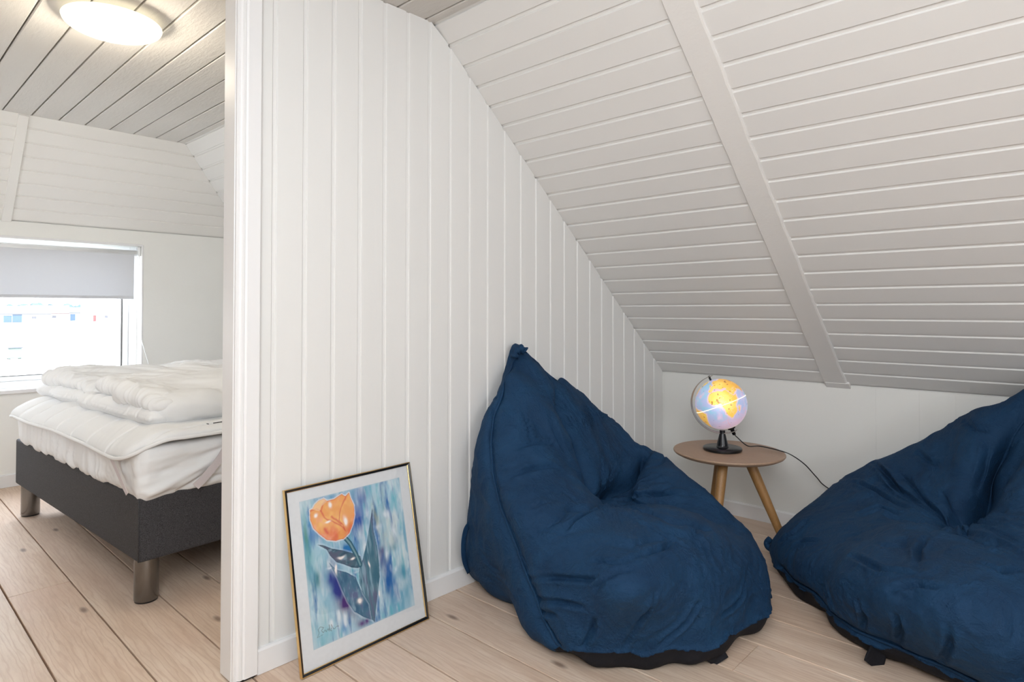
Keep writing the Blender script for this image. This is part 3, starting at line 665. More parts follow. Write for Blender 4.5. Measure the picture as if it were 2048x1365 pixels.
# meridian band: half ring from pole to pole over the left side
R1 = SR+.017; v = []; f = []; n = 60
for i in range(n+1):
    t = math.radians(-6)+(math.pi+math.radians(14))*i/n       # from north pole leftwards to the south pole
    dd = ax*math.cos(t)-ex*math.sin(t)
    for rr, w in ((R1, -.0155), (R1, .0155), (R1+.0032, .0155), (R1+.0032, -.0155)):
        v.append(tuple(GCn+dd*rr+ez*w))
for i in range(n):
    for q in range(4): f.append((i*4+q, i*4+(q+1) % 4, (i+1)*4+(q+1) % 4, (i+1)*4+q))
f += [(3, 2, 1, 0), tuple(n*4+q for q in range(4))]
o = mesh('meridian', v, f, M['grey_band'], gl); fix(o); bevel(o, .0008, 1)
o = mesh('axis_pin', *tube([GCn+ax*(SR-.002), GCn+ax*(R1+.006)], .005, 12), M['black_gloss'], gl, True)
o = mesh('lamp_socket', *tube([GCn-ax*(SR-.003), GCn-ax*(SR+.006), GCn-ax*(SR+.007), GCn-ax*(SR+.034)], [.020, .016, .0095, .0075], 16), M['black_gloss'], gl, True)
# neck between foot and ring
sk = GCn-ax*(SR+.032)
c1 = at(1500, 879, 1, GB[1]+.03)
cab = spline([sk, sk+np.array([.012, .004, -.012]), (sk+np.array([.05, .03, -.050])), np.array([*(at(1520, 893, 2, TZ+.012)[:2]), TZ+.012]), np.array([*(at(1562, 903, 2, TZ+.005)[:2]), TZ+.006]), at(1585, 912, 1, 2.19), at(1610, 930, 1, 2.24), at(1633, 955, 1, 2.29), at(1656, 977, 1, 2.33), np.array([1.10, 2.362, .15]), np.array([1.14, 2.36, .01])], 10)
o = mesh('cable', *tube(cab, .0026, 8), M['black_cable'], gl, True)
# ------------------------------------------------------------------ bean bags
bmi = bmesh.new(); bmesh.ops.create_icosphere(bmi, subdivisions=7, radius=1.0)
ICO_V0 = np.array([q.co[:] for q in bmi.verts]); ICO_F0 = np.array([[q.index for q in f_.verts] for f_ in bmi.faces]); bmi.free()
def pdist(P, L):
    """distance of every point of P to the polyline L, and the position along it"""
    d = np.full(len(P), 9.0); tt = np.zeros(len(P)); L = np.array(L); n = len(L)-1
    for i in range(n):
        a, b = L[i], L[i+1]; ab = b-a
        t = np.clip(((P-a)@ab)/(ab@ab+1e-12), 0, 1); dd = np.linalg.norm(P-a-t[:, None]*ab, axis=1)
        m = dd < d; d[m] = dd[m]; tt[m] = (i+t[m])/n
    return d, tt
LAM = .004
class Bag:
    def __init__(s, c, pts, soft=.10, LAM=.004):
        s.c = np.array(c, float); D = np.array(pts, float)-s.c; s.r0 = np.linalg.norm(D, axis=1); s.d = D/s.r0[:, None]; s.soft = soft
        n = len(D); K = s.phi(np.linalg.norm(s.d[:, None]-s.d[None], axis=2)); A = np.zeros((n+1, n+1)); A[:n, :n] = K-np.eye(n)*LAM; A[:n, n] = 1; A[n, :n] = 1
        s.w = np.linalg.solve(A, np.append(s.r0, 0)); e = s.rad(s.d)-s.r0; print('BAGRES', np.round(np.abs(e).max(), 3), [(i, round(x, 3)) for i, x in enumerate(e) if abs(x) > .03])
    def phi(s, r): return np.sqrt(r*r+s.soft**2)
    def rad(s, D):
        out = np.empty(len(D))
        for i in range(0, len(D), 20000):
            q = D[i:i+20000]; out[i:i+20000] = s.phi(np.linalg.norm(q[:, None]-s.d[None], axis=2))@s.w[:-1]+s.w[-1]
        return out
    def on(s, p):
        """pull a point onto the surface along the line from the centre"""
        D = np.atleast_2d(np.array(p, float))-s.c; D /= np.linalg.norm(D, axis=1)[:, None]; return s.c+D*s.rad(D)[:, None]
def vnormals(P, F):
    fn = np.cross(P[F[:, 1]]-P[F[:, 0]], P[F[:, 2]]-P[F[:, 0]]); N = np.zeros_like(P)
    for i in range(3): np.add.at(N, F[:, i], fn)
    return N/(np.linalg.norm(N, axis=1)[:, None]+1e-12)
def cast(bag, px, py, n=1):
    """first hit of a pixel's ray with the undisplaced bag"""
    r = ray(px, py); r = r/np.linalg.norm(r); t = np.linspace(.9, 4.2, 1400); Q = CAM+t[:, None]*r; D = Q-bag.c; L = np.linalg.norm(D, axis=1)
    g = bag.rad(D/L[:, None])-L; i = np.argmax(g)
    k_ = np.where(g > 0)[0]
    return Q[k_[0]] if len(k_) else Q[i]
def build_bag(name, label, bag, seams, creases, pleats, base_z, pit, clampf, hemf=None, seed=0, step=None):
    s_tip = np.array(seams[0][0])
    D, ICO_F = ICO_V0, ICO_F0; r = bag.rad(D); P = bag.c+D*r[:, None]; P[:, 2] = np.maximum(P[:, 2], .001); N = vnormals(P, ICO_F)
    # finer faces on the side that faces the room
    vw = CAM-P; vw /= np.linalg.norm(vw, axis=1)[:, None]; fr_ = ((N*vw).sum(1) > -.12) & (P[:, 2] > .01); fm = fr_[ICO_F].all(1)
    G = ICO_F[fm]; Eg = np.concatenate([G[:, [0, 1]], G[:, [1, 2]], G[:, [2, 0]]]); Eg.sort(axis=1); uq, inv = np.unique(Eg, axis=0, return_inverse=True); inv = inv.reshape(3, -1)+len(D)
    Dm = D[uq[:, 0]]+D[uq[:, 1]]; Dm /= np.linalg.norm(Dm, axis=1)[:, None]; D = np.concatenate([D, Dm]); a, b, c = inv
    ICO_F = np.concatenate([ICO_F[~fm], np.stack([G[:, 0], a, c], 1), np.stack([a, G[:, 1], b], 1), np.stack([c, b, G[:, 2]], 1), np.stack([a, b, c], 1)])
    Pm = bag.c+Dm*bag.rad(Dm)[:, None]; P = np.concatenate([P, Pm]); P[:, 2] = np.maximum(P[:, 2], .001)
    N = vnormals(P, ICO_F); disp = np.zeros(len(P))
    up = np.clip((P[:, 2]-.05)/.08, 0, 1)
    if step is not None:
        L, hgt, fade = step; d, t = pdist(P, L); La = np.array(L); x = np.clip(t, 0, 1)*(len(L)-1); i0 = np.minimum(x.astype(int), len(L)-2); near = La[i0]*(1-(x-i0))[:, None]+La[i0+1]*(x-i0)[:, None]
        s_ = ((P-near)@RGT)/np.maximum(d, .002); e_ = np.sin(np.clip(t, 0, 1)*math.pi*.93+.1)
        disp += hgt*e_*np.where(s_ < 0, np.exp(-(d/fade)**1.3), 0)-hgt*.7*e_*np.where(s_ > 0, np.exp(-(d/(fade*.7))**1.3), 0)
    for L, dep, w in creases:
        d, t = pdist(P, L); e = np.sin(np.clip(t*1.0+.0, 0, 1)*math.pi)**.35 if dep > 0 else 1
        taper = np.clip((1.0-t)/.18, 0.0, 1)*(1-.35*t)
        disp -= dep*(1.1*np.exp(-(d/(.50*w))**1.5)+.55*np.exp(-(d/(2.0*w))**1.7))*taper
    for L, dep, w in pleats:
        d, t = pdist(P, L); disp -= dep*np.exp(-(d/w)**2)*np.sin(np.clip(t, 0.02, 1)*math.pi)**.5; disp += .5*dep*np.exp(-((d-1.8*w)/w)**2)*np.sin(np.clip(t, 0.02, 1)*math.pi)**.5
    for L in seams:
        d, t = pdist(P, L); disp -= .024*np.exp(-(d/.020)**1.5)+.022*np.exp(-(d/.075)**1.6); disp += .016*np.exp(-(d/.006)**2)
        pk = np.exp(-(d/.07)**2); disp += pk*.0032*vnoise(P*np.array([34, 34, 34])+seed)
    # folds that fan out from the seat
    v = P-np.array(pit); R = np.linalg.norm(v, axis=1); a = np.arctan2(v@UPV, v@RGT); a2 = np.stack([np.cos(a)*3.2, np.sin(a)*3.2, R*2.2+seed], 1)
    disp += .018*np.exp(-R/.20)*np.clip(R/.05, 0, 1)*ridged(a2*2.3)*up
    ha, hb = P@RGT, P@np.array([FWD[0], FWD[1], 0])
    wr = ridged(np.stack([ha*6+1.2*fbm(P*3+seed, 2), hb*6+seed, P[:, 2]*36+1.5*fbm(P*3+4+seed, 2)], 1)); bk = np.clip((P[:, 2]-.22)/.12, 0, 1); sd = 1-np.clip((-(N@RGT)-.30)/.2, 0, 1)
    disp -= .024*np.clip(wr-.35, 0, 1)*np.clip(.35+1.6*vnoise(P*5+2+seed), 0, 1)*bk*sd
    dg = ha*.55+P[:, 2]*1.1; dh = ha*.9-P[:, 2]*.6
    wr2 = ridged(np.stack([dg*5+seed, hb*4, dh*24+1.6*fbm(P*3+9+seed, 2)], 1))
    disp -= .020*np.clip(wr2-.40, 0, 1)*np.clip(.30+1.7*vnoise(P*4.5+6+seed), 0, 1)*up*(1-.6*bk)*sd
    disp += .0040*ridged(P*np.array([9, 9, 15.])+seed+2*fbm(P*4+seed, 2)[:, None])*up
    disp += .0030*ridged(P*np.array([21, 21, 30.])+seed+1.5*fbm(P*7+seed, 2)[:, None])*up*np.clip(.5+fbm(P*5+3+seed, 2), 0, 1)
    disp += .0007*ridged(P*np.array([48, 48, 48.])+seed+2*fbm(P*9+seed, 2)[:, None])*up*np.clip(.3+fbm(P*6+9+seed, 2), 0, 1)
    disp += .010*fbm(P*4.2+seed, 2)*up
    # gathers just above the bottom hem
    hz = base_z+.012*vnoise(np.stack([P[:, 0]*22, P[:, 1]*22, P[:, 2]*0+seed], 1))+(hemf(P) if hemf is not None else 0)
    g = np.exp(-((P[:, 2]-hz)/.05)**2)*(P[:, 2] > hz); ang = np.arctan2(P[:, 1]-bag.c[1], P[:, 0]-bag.c[0])
    disp += g*.0055*vnoise(np.stack([ang*16, ang*0+3.3, P[:, 2]*7], 1))
    tipd = np.linalg.norm(P-s_tip, axis=1); disp *= np.clip(tipd/.22, .15, 1)
    Q = P+N*disp[:, None]
    low = P[:, 2] < hz
    hemd = np.exp(-((P[:, 2]-hz)/.010)**2)*(~low); Q += N*np.array([1, 1, 0])*(hemd*.008)[:, None]
    inn = np.clip((hz-P[:, 2])/.02, 0, 1)*low; Q -= N*np.array([1, 1, 0])*(inn*.004)[:, None]
    Q[:, 2] = np.maximum(Q[:, 2], .0015); Q = clampf(Q)
    fl_ = low[ICO_F].sum(1) >= 2
    root = empty(name, (bag.c[0], bag.c[1], 0)); tag(root, label, 'bean bag', 'navy bean bags around the side table')
    def sub(nm, sel, mat, shrink=0):
        ids = np.unique(ICO_F[sel]); mp = np.full(len(Q), -1); mp[ids] = np.arange(len(ids)); q = Q[ids]
        return fast_mesh(nm, q, mp[ICO_F[sel]], mat, root, True)
    sub('cover', ~fl_, M['blue']); sub('base_panel', fl_, M['black_base'])
    # stitched seam bands standing proud of the cover
    for L in seams:
        pts = spline(L, 6); d = np.array(pts); Pn = []
        for p in d:
            i = np.argmin(np.sum((P-p)**2, 1)); Pn.append(Q[i]+N[i]*.0015)
        Pn = np.array(Pn)
        for _ in range(2): Pn[1:-1] = (Pn[:-2]+2*Pn[1:-1]+Pn[2:])/4
        o = mesh('seam', *tube(Pn, .0048, 8), M['blue'], root, True)
    return root, P, Q, N

# left bag
def A(px, py, ax_, v): return at(px, py, ax_, v)
c1_ = (.50, 1.22, .17)
s1 = [A(1043,708,0,.080), A(1031,722,0,.065), A(1058,712,0,.095), A(1045,745,0,.13), A(1018,738,0,.06), A(1004,762,0,.06), A(990,800,0,.06), A(961,852,0,.055), A(950,905,0,.055), A(944,980,0,.055), A(938,1050,0,.055), A(935,1090,0,.05), A(936,1138,2,.02),
      A(990,1195,2,.01), A(1060,1274,2,.01), A(1118,1322,2,.012),
      A(1105,737,0,.075), A(1145,768,0,.09), A(1180,800,0,.12), A(1215,833,0,.16), A(1240,857,0,.22), A(1262,880,0,.27), A(1285,892,1,1.62), A(1325,912,1,1.61), A(1362,942,1,1.58), A(1400,975,1,1.54), A(1440,1010,1,1.51), A(1480,1048,1,1.49), A(1512,1092,1,1.47), A(1533,1135,1,1.43), A(1540,1190,1,1.37), A(1534,1240,2,.035),
      (.05,1.30,.72), (.045,1.2,.45), (.045,1.5,.45), (.05,1.6,.2), (.06,1.1,.03), (.15,1.62,.03), (.50,1.60,.05), (.80,1.56,.05), (.96,1.42,.03), (.25,1.64,.25), (.55,1.62,.22), (.75,1.59,.15), (.25,1.60,.42),
      (.5,1.2,.001), (.8,1.2,.001), (.2,1.2,.001), (.5,.9,.001), (.5,1.5,.001), (.3,1.0,.001), (.85,.95,.001), (.65,.75,.001), (.9,1.25,.001)]
b0 = A(1218,1000,1,1.13)
s1 += [b0, A(1100,800,0,.21), A(1070,850,0,.25), A(1100,920,0,.36), A(1150,960,0,.42), A(1030,940,0,.31), A(1050,1010,0,.43), A(1020,880,0,.24), A(1120,1010,0,.50),
       A(1012,755,0,.115), A(988,820,0,.14), A(975,885,0,.18), A(976,945,0,.22), A(990,1010,0,.29), A(1012,1070,0,.36), A(1048,1166,0,.48), A(1075,1241,0,.565), A(1100,1290,0,.625),
       A(960,1000,0,.14), A(985,1110,0,.24), A(1040,1215,0,.46), A(1000,1165,0,.27),
       A(1150,1100,0,.66), A(1215,1070,2,.385), A(1300,1080,2,.375), A(1300,1160,2,.325), A(1400,1120,2,.315), A(1240,1180,2,.31), A(1160,1190,2,.25), A(1440,1180,2,.225), A(1480,1130,2,.25), A(1250,1250,2,.17), A(1350,1245,2,.16), A(1450,1240,2,.12), A(1160,1260,2,.14), A(1500,1200,2,.13),
       A(1180,1315,2,.055), A(1261,1316,2,.05), A(1365,1310,2,.05), A(1468,1284,2,.045), A(1180,1340,2,.003), A(1300,1342,2,.003), A(1380,1334,2,.003), A(1435,1320,2,.003), A(1510,1268,2,.003),
       A(1275,975,1,1.30), A(1340,1000,1,1.36), A(1310,945,1,1.45), A(1400,1040,1,1.38), A(1245,915,0,.33), A(1215,880,0,.27), A(1180,850,0,.22), A(1205,940,0,.38), A(1140,790,0,.14)]
bagA = Bag(c1_, s1, .07)
ca = lambda *q: [cast(bagA, x_, y_) for x_, y_ in q]
seamsA = [ca((1046,706),(1027,718),(1001,757),(986,820),(974,882),(974,944),(987,1010),(1009,1067),(1046,1166),(1073,1241),(1100,1294),(1128,1322)),
          ca((1056,706),(1097,733),(1119,775),(1132,819),(1152,869),(1172,914),(1200,970),(1213,998))]
creaA = [(ca((1216,1002),(1200,970),(1174,914),(1154,869),(1134,822),(1118,772)), .105, .030), (ca((1218,1002),(1240,972),(1262,942),(1284,912),(1292,900)), .095, .024), (ca((1215,1003),(1180,1012),(1130,1018)), .018, .022),
         (ca((1218,1004),(1270,1012),(1330,1030),(1372,1046)), .030, .024), (ca((1350,1040),(1385,1048),(1425,1062)), .030, .012)]
pleA = [(ca(*L), .017, .008) for L in [[(1210,1010),(1170,1030),(1130,1060)], [(1235,990),(1280,965),(1320,950)], [(1230,995),(1300,990),(1370,985)], [(1100,830),(1106,860),(1125,900)], [(1046,820),(1056,860),(1060,890)], [(1030,900),(1070,890),(1110,888)], [(1020,955),(1060,940),(1110,935)],
        [(1040,1160),(1110,1155),(1180,1160),(1260,1148)], [(1060,1200),(1120,1205),(1170,1215)], [(1060,1225),(1110,1232)], [(1180,1120),(1240,1130),(1290,1110)], [(1290,1110),(1330,1100),(1345,1085)], [(1190,1180),(1230,1150),(1270,1140)], [(1250,1290),(1290,1230),(1310,1180)], [(1320,1290),(1370,1240),(1395,1200)], [(1440,1230),(1475,1200),(1490,1165)], [(1165,1300),(1185,1260),(1190,1235)], [(1160,845),(1190,836),(1220,835)], [(1150,838),(1175,828),(1192,822)], [(1380,1060),(1410,1090),(1420,1130)], [(1280,1040),(1340,1080),(1380,1100)]]]
def clampA(Q): Q[:, 0] = np.maximum(Q[:, 0], .017); return Q
rA, PA_, QA_, NA_ = build_bag('bean_bag', 'navy blue bean bag standing upright against the panelled partition, tip pointing up', bagA, seamsA, creaA, pleA, .066, b0, clampA, lambda P: -.075*np.clip((.70-P[:, 0])/.12, 0, 1), 0.0, (creaA[0][0], .024, .07))
# side carrying strap, top knot and bottom tab of the left bag
def strap(name, px, parent, w=.016, th=.0018, off=.006, mat='blue', bag=None):
    Pp = np.array(spline(px, 8)); o = mesh(name, *tube(Pp, w, 12, flat=.16, up=(1, 0, .2)), M[mat], parent, True); return o
strap('strap', [A(940,1048,0,.045), A(931,1062,0,.050), A(927,1090,0,.052), A(929,1120,0,.05), A(939,1145,0,.05)], rA, .012)
kt = [A(1029,716,0,.075), A(1031,705,0,.075), A(1038,699,0,.078), A(1045,698,0,.082), A(1051,703,0,.09)]
o = mesh('tip_knot', *tube(spline(kt, 6), [.015+.005*math.sin(i*.9) for i in range(len(spline(kt, 6)))], 12), M['blue'], rA, True)
tbp = [A(1420,1302,2,.045), A(1436,1316,2,.014), A(1442,1325,2,.003)]
o = mesh('pull_tab', *tube(spline(tbp, 6), .030, 14, flat=.10, up=(.7, -.7, .3)), M['black_base'], rA, True)

# right bag
c2_ = (1.55, 1.75, .17)
s2_ = [A(1535,1098,1,1.75), A(1547,1080,1,1.78), A(1562,1058,1,1.80), A(1600,1022,1,1.90), A(1630,998,1,1.97), A(1660,976,1,2.03), A(1700,950,1,2.08), A(1735,928,1,2.11), A(1780,910,1,2.13), A(1815,893,1,2.14), A(1860,873,1,2.15), A(1895,857,1,2.15), A(1930,836,1,2.15), A(1970,818,1,2.15), A(2010,804,1,2.14), A(2048,792,1,2.12), A(2100,775,1,2.10), A(2150,755,1,2.08), A(2185,750,1,2.05),
       A(2240,800,1,2.0), A(2300,950,1,1.9), (2.35,1.9,.35), (2.40,1.7,.12), (2.35,1.5,.02), (2.15,1.3,.25), (2.2,1.7,.45),
       A(1541,1112,1,1.73), A(1552,1145,1,1.70), A(1566,1162,1,1.68), A(1600,1205,1,1.58), A(1645,1246,2,.03), A(1700,1284,2,.03), A(1745,1308,2,.035), A(1850,1352,2,.035), A(1960,1398,2,.03), (1.9,1.10,.02),
       (1.3,2.20,.03), (1.7,2.22,.03), (2.1,2.15,.03), (1.1,2.12,.05), (.97,1.95,.06), (1.2,2.2,.25), (1.5,2.24,.4), (1.8,2.25,.55), (1.9,2.2,.75), (1.65,2.24,.6),
       (1.5,1.75,.001), (1.2,1.75,.001), (1.8,1.75,.001), (1.5,1.45,.001), (1.5,2.0,.001), (1.2,1.5,.001), (1.8,1.4,.001), (2.1,1.7,.001)]
b2 = A(1921,1056,1,1.70)
s2_ += [b2, A(1600,1080,1,1.66), A(1650,1045,1,1.74), A(1700,1010,1,1.85), A(1780,985,1,1.93), A(1850,960,1,1.95), A(1900,900,1,2.04), A(1830,1010,1,1.83), A(1880,1010,1,1.82),
        A(1700,1080,1,1.58), A(1800,1110,2,.345), A(1900,1120,2,.375), A(2000,1110,2,.38), A(1760,1170,2,.30), A(1880,1200,2,.325), A(2000,1220,2,.33), A(1680,1160,2,.24), A(1640,1130,2,.20), A(1600,1130,2,.16), A(1700,1225,2,.16), A(1800,1260,2,.19), A(1900,1300,2,.19), A(2020,1330,2,.20), A(1640,1190,2,.12), A(1760,1290,2,.085), A(1860,1330,2,.09), A(1960,1370,2,.09), A(2150,1250,2,.30), A(2100,1400,2,.12),
        A(2040,1040,1,1.66), A(2000,990,1,1.80), A(2040,930,1,1.95), A(2120,1000,1,1.75), A(1985,1040,1,1.66)]
bagB = Bag(c2_, s2_, .08, .003)
cb = lambda *q: [cast(bagB, x_, y_) for x_, y_ in q]
seamsB = [cb((2120,785),(2085,805),(2044,840),(2020,875),(2000,910),(1975,955),(1945,1005),(1925,1045)),
          cb((1550,1140),(1580,1172),(1640,1228),(1700,1272),(1760,1300),(1850,1340),(1950,1385))]
creaB = [(cb((1924,1050),(1935,1025),(1955,985),(1985,940),(2005,900),(2030,862)), .080, .026), (cb((1920,1060),(1890,1055),(1850,1046),(1800,1038),(1765,1034)), .045, .016), (cb((1922,1062),(1960,1080),(2000,1095)), .026, .020),
         (cb((1915,1052),(1880,1025),(1850,1000),(1815,960),(1790,940)), .022, .014), (cb((1916,1048),(1895,1015),(1880,980)), .020, .014), (cb((1930,1040),(1960,1000),(1980,950),(1978,890)), .022, .013), (cb((1925,1056),(1975,1035),(2020,1025)), .016, .016)]
pleB = [(cb(*L), .019, .009) for L in [[(1745,925),(1775,950),(1800,985)], [(1760,940),(1790,975),(1840,1010)], [(1712,965),(1760,990),(1820,1020)], [(1722,1030),(1760,1020),(1800,1030)], [(1835,905),(1860,925),(1880,930)], [(1930,845),(1950,860),(1980,860)], [(1940,970),(1960,930),(1975,880)], [(1850,1075),(1835,1100),(1840,1120)],
        [(1700,1110),(1760,1140),(1830,1150)], [(1660,1230),(1650,1190),(1640,1170)], [(1720,1270),(1725,1230),(1710,1200)], [(1790,1300),(1800,1260),(1790,1230)], [(1880,1330),(1900,1290),(1900,1250)], [(1780,1180),(1830,1170),(1880,1180)], [(1960,1130),(2000,1150),(2040,1140)], [(1570,1110),(1600,1090),(1640,1085)], [(1560,1085),(1590,1070),(1620,1040)]]]
def clampB(Q):
    Q[:, 1] = np.minimum(Q[:, 1], YK-.02); lim = zslope(Q[:, 1])-.015; Q[:, 2] = np.minimum(Q[:, 2], lim); return Q
rB, PB_, QB_, NB_ = build_bag('bean_bag', 'slumped navy blue bean bag beside the globe table, leaning on the low white wall', bagB, seamsB, creaB, pleB, .046, b2, clampB, None, 5.0)
ct = [A(1545,1100,1,1.755), A(1536,1094,1,1.76), A(1534,1086,1,1.765), A(1541,1078,1,1.77)]
o = mesh('corner_knot', *tube(spline(ct, 6), .013, 12), M['blue'], rB, True)
tbp = [A(1735,1306,2,.045), A(1750,1318,2,.02), A(1768,1328,2,.003)]
o = mesh('pull_tab', *tube(spline(tbp, 6), .026, 14, flat=.10, up=(.7, -.7, .3)), M['black_base'], rB, True)
# ------------------------------------------------------------------ bed
BP = np.array([-.722, -.164]); BU = np.array([-.998, -.06]); BU /= np.linalg.norm(BU); BV = np.array([-BU[1]*-1, 0]); BV = np.array([BU[1], -BU[0]])
if BV[1] < 0: BV = -BV
def bw(u, v_, z): q = BP+BU*u+BV*v_; return (q[0], q[1], z)
def bws(P): P = np.asarray(P); q = BP+P[:, :1]*BU+P[:, 1:2]*BV; return np.concatenate([q, P[:, 2:3]], 1)
BL_, BW_ = 1.70, 2.02
bed = empty('bed', bw(BL_/2, BW_/2, 0)); tag(bed, 'charcoal upholstered box bed base on round steel legs in the bedroom', 'bed')
def bedbox(u0, u1, v0, v1, z0, z1):
    return bws([(u0,v0,z0),(u1,v0,z0),(u1,v1,z0),(u0,v1,z0),(u0,v0,z1),(u1,v0,z1),(u1,v1,z1),(u0,v1,z1)]), box((0,0,0),(1,1,1))[1]
o = mesh('bed_base', *bedbox(0, BL_, 0, BW_, .165, .405), M['charcoal'], bed); fix(o); bevel(o, .010, 4)
for p in o.data.polygons: p.use_smooth = False
for (u, v_) in ((.060, .050), (1.62, .050), (.060, BW_-.06), (1.62, BW_-.06)):
    lg = mesh('leg', *lathe([(0, .006), (.0405, .006), (.042, .008), (.042, .166), (0, .166)], bw(u, v_, 0), 40), M['steel'], bed, True)
    lg.modifiers.new('e', 'EDGE_SPLIT').split_angle = math.radians(40)
    fo = mesh('foot_pad', *lathe([(0, 0), (.0395, 0), (.0405, .007), (0, .007)], bw(u, v_, 0), 32), M['black_gloss'], lg)
# seams on the upholstery corner
o = mesh('piping', *tube([bw(-.001, -.001, .17), bw(-.001, -.001, .40)], .0022, 6), M['charcoal'], bed, True)

def slab(nu, nv, nz, u0, u1, v0, v1, z0, z1, rad):
    """closed rounded slab made of a dense grid; returns local points, faces and normals"""
    bm = bmesh.new()
    pts = {}; V = []; F = []
    def vid(i, j, k):
        if (i, j, k) not in pts: pts[(i, j, k)] = len(V); V.append((i/nu, j/nv, k/nz))
        return pts[(i, j, k)]
    for i in range(nu):
        for j in range(nv):
            F.append((vid(i, j, 0), vid(i, j+1, 0), vid(i+1, j+1, 0), vid(i+1, j, 0))); F.append((vid(i, j, nz), vid(i+1, j, nz), vid(i+1, j+1, nz), vid(i, j+1, nz)))
    for i in range(nu):
        for k in range(nz):
            F.append((vid(i, 0, k), vid(i+1, 0, k), vid(i+1, 0, k+1), vid(i, 0, k+1))); F.append((vid(i, nv, k), vid(i, nv, k+1), vid(i+1, nv, k+1), vid(i+1, nv, k)))
    for j in range(nv):
        for k in range(nz):
            F.append((vid(0, j, k), vid(0, j, k+1), vid(0, j+1, k+1), vid(0, j+1, k))); F.append((vid(nu, j, k), vid(nu, j+1, k), vid(nu, j+1, k+1), vid(nu, j, k+1)))
    bm.free(); T = np.array(V); S = np.array([u1-u0, v1-v0, z1-z0]); P = np.array([u0, v0, z0])+T*S
    lo = np.array([u0, v0, z0])+rad; hi = np.array([u1, v1, z1])-rad; hi = np.maximum(hi, lo)
    c = np.clip(P, lo, hi); d = P-c; L = np.linalg.norm(d/np.array(rad), axis=1); m = L > 1e-9
    Q = P.copy(); Q[m] = c[m]+d[m]/L[m][:, None]
    return Q, np.array(F), T
def qn(P, F):
    fn = np.cross(P[F[:, 2]]-P[F[:, 0]], P[F[:, 3]]-P[F[:, 1]]); N = np.zeros_like(P)
    for i in range(4): np.add.at(N, F[:, i], fn)
    return N/(np.linalg.norm(N, axis=1)[:, None]+1e-12)

# mattress in its sheet
mat_ = empty('mattress', bw(.8, 1.0, .405)); tag(mat_, 'thick mattress in a wrinkled white sheet on the charcoal bed base', 'mattress')
P, F, T = slab(300, 240, 34, -.022, 1.625, -.018, 1.98, .395, .590, (.045, .045, .05))
N = qn(P, F)
u, v_, z = P.T; hz = (z-.40)/.19
far = np.clip((u-1.45)/.2, 0, 1); P[:, 0] -= far*.085*np.clip(1-hz, 0, 1)**1.3          # undercut far end
side = np.clip(-N[:, 1], 0, 1); front = np.clip(-N[:, 0], 0, 1)
ph = 2*fbm(np.stack([u*6, z*5, z*0], 1), 2)
pleat = 1.3*np.clip(ridged(np.stack([u*13+ph*.35, z*2.2, z*0+2], 1)), 0, 1)**1.6+.5*np.clip(ridged(np.stack([u*29+ph*.6, z*4, z*0+8], 1)), 0, 1)**1.5-.35
amp = np.clip((u-.30)/.12, 0, 1)
dsp = side*(.017*pleat*amp-.006)
diag = (u*-.0+v_*1.0-z*1.1)
w2 = fbm(np.stack([v_*4.0+z*6, z*18-v_*5, z*0], 1), 3)
dsp += front*(.014*w2); dsp += side*(1-amp)*.008*fbm(np.stack([u*16, z*16, z*0+4], 1), 3)
for L, dp, wd in [([(0,.08,.50),(0,.25,.53),(0,.42,.55)], .006, .012), ([(0,.03,.43),(0,.18,.47),(0,.30,.52),(0,.36,.57)], -.012, .014), ([(0,.14,.40),(0,.26,.46),(0,.36,.53)], .016, .012), ([(0,.26,.43),(0,.45,.435),(0,.7,.45)], .012, .012), ([(0,.36,.50),(0,.6,.515)], .008, .012), ([(0,.05,.50),(0,.2,.49),(0,.33,.52)], .005, .010)]:
    d, t = pdist(np.stack([u*0, v_, z], 1), L); dsp -= front*dp*np.exp(-(d/wd)**2)
P = P+N*dsp[:, None]
sag = np.exp(-((u/.10)**2+(v_/.10)**2)); P[:, 2] -= sag*.014*np.clip(1-hz, 0, 1); P[:, 2] = np.where((T[:, 2] == 0) & (u > .02) & (v_ > .02), np.maximum(P[:, 2], .407), P[:, 2])
P[:, 2] -= .004*np.clip(1-hz, 0, 1)*(side+front)*vnoise(np.stack([u*8, v_*8, z*0], 1))
o = fast_mesh('fitted_sheet', bws(P), F, M['sheet'], mat_, True)
# quilted topper
top = empty('mattress_topper', bw(.8, .95, .59)); tag(top, 'cream quilted mattress topper with corner straps on the mattress', 'mattress topper')
def topz(u, v_):
    dr = np.clip((.10-v_)/.15, 0, 1); return .608+.006*np.sin(u*3)-.062*dr**1.6*(1+.25*np.exp(-((u-.15)/.2)**2))-.022*np.clip((u-1.5)/.2, 0, 1)**2-.006*np.exp(-((u+.03)/.06)**2)
P, F, T = slab(560, 260, 6, -.030, 1.605, -.052, 1.95, 0, .034, (.04, .03, .017))
r_ = np.exp(-(((P[:, 0]+.03)/.15)**2+((P[:, 1]+.05)/.10)**2))
P[:, 0] += r_*.055; P[:, 1] += r_*.010                                  # rounded near corner
u, v_, zz = P.T.copy(); bend = .030*np.sin(np.clip(v_, 0, 1)*2.2)
qd = np.abs(((u-.15*np.clip(v_, 0, 1)+bend)/.200) % 1-.5)*.200
qd2 = .100-qd
z = topz(u, v_)+zz-.014*np.exp(-(qd2/.0050)**2)*T[:, 2]+.006*np.clip(qd2/.10, 0, 1)**.6*T[:, 2]-.0035*(qd2 < .1)*T[:, 2]*(np.clip(qd2/.03, 0, 1) < 1)*0
z += T[:, 2]*(.003*ridged(np.stack([u*30-v_*12, v_*7, u*0], 1))*np.clip(1-u/.5, 0, 1)*np.clip(1-v_/.4, 0, 1)*1.6+.003*fbm(np.stack([u*9, v_*9, u*0], 1), 2))
P[:, 2] = z
o = fast_mesh('quilted_pad', bws(P), F, M['topper'], top, True)
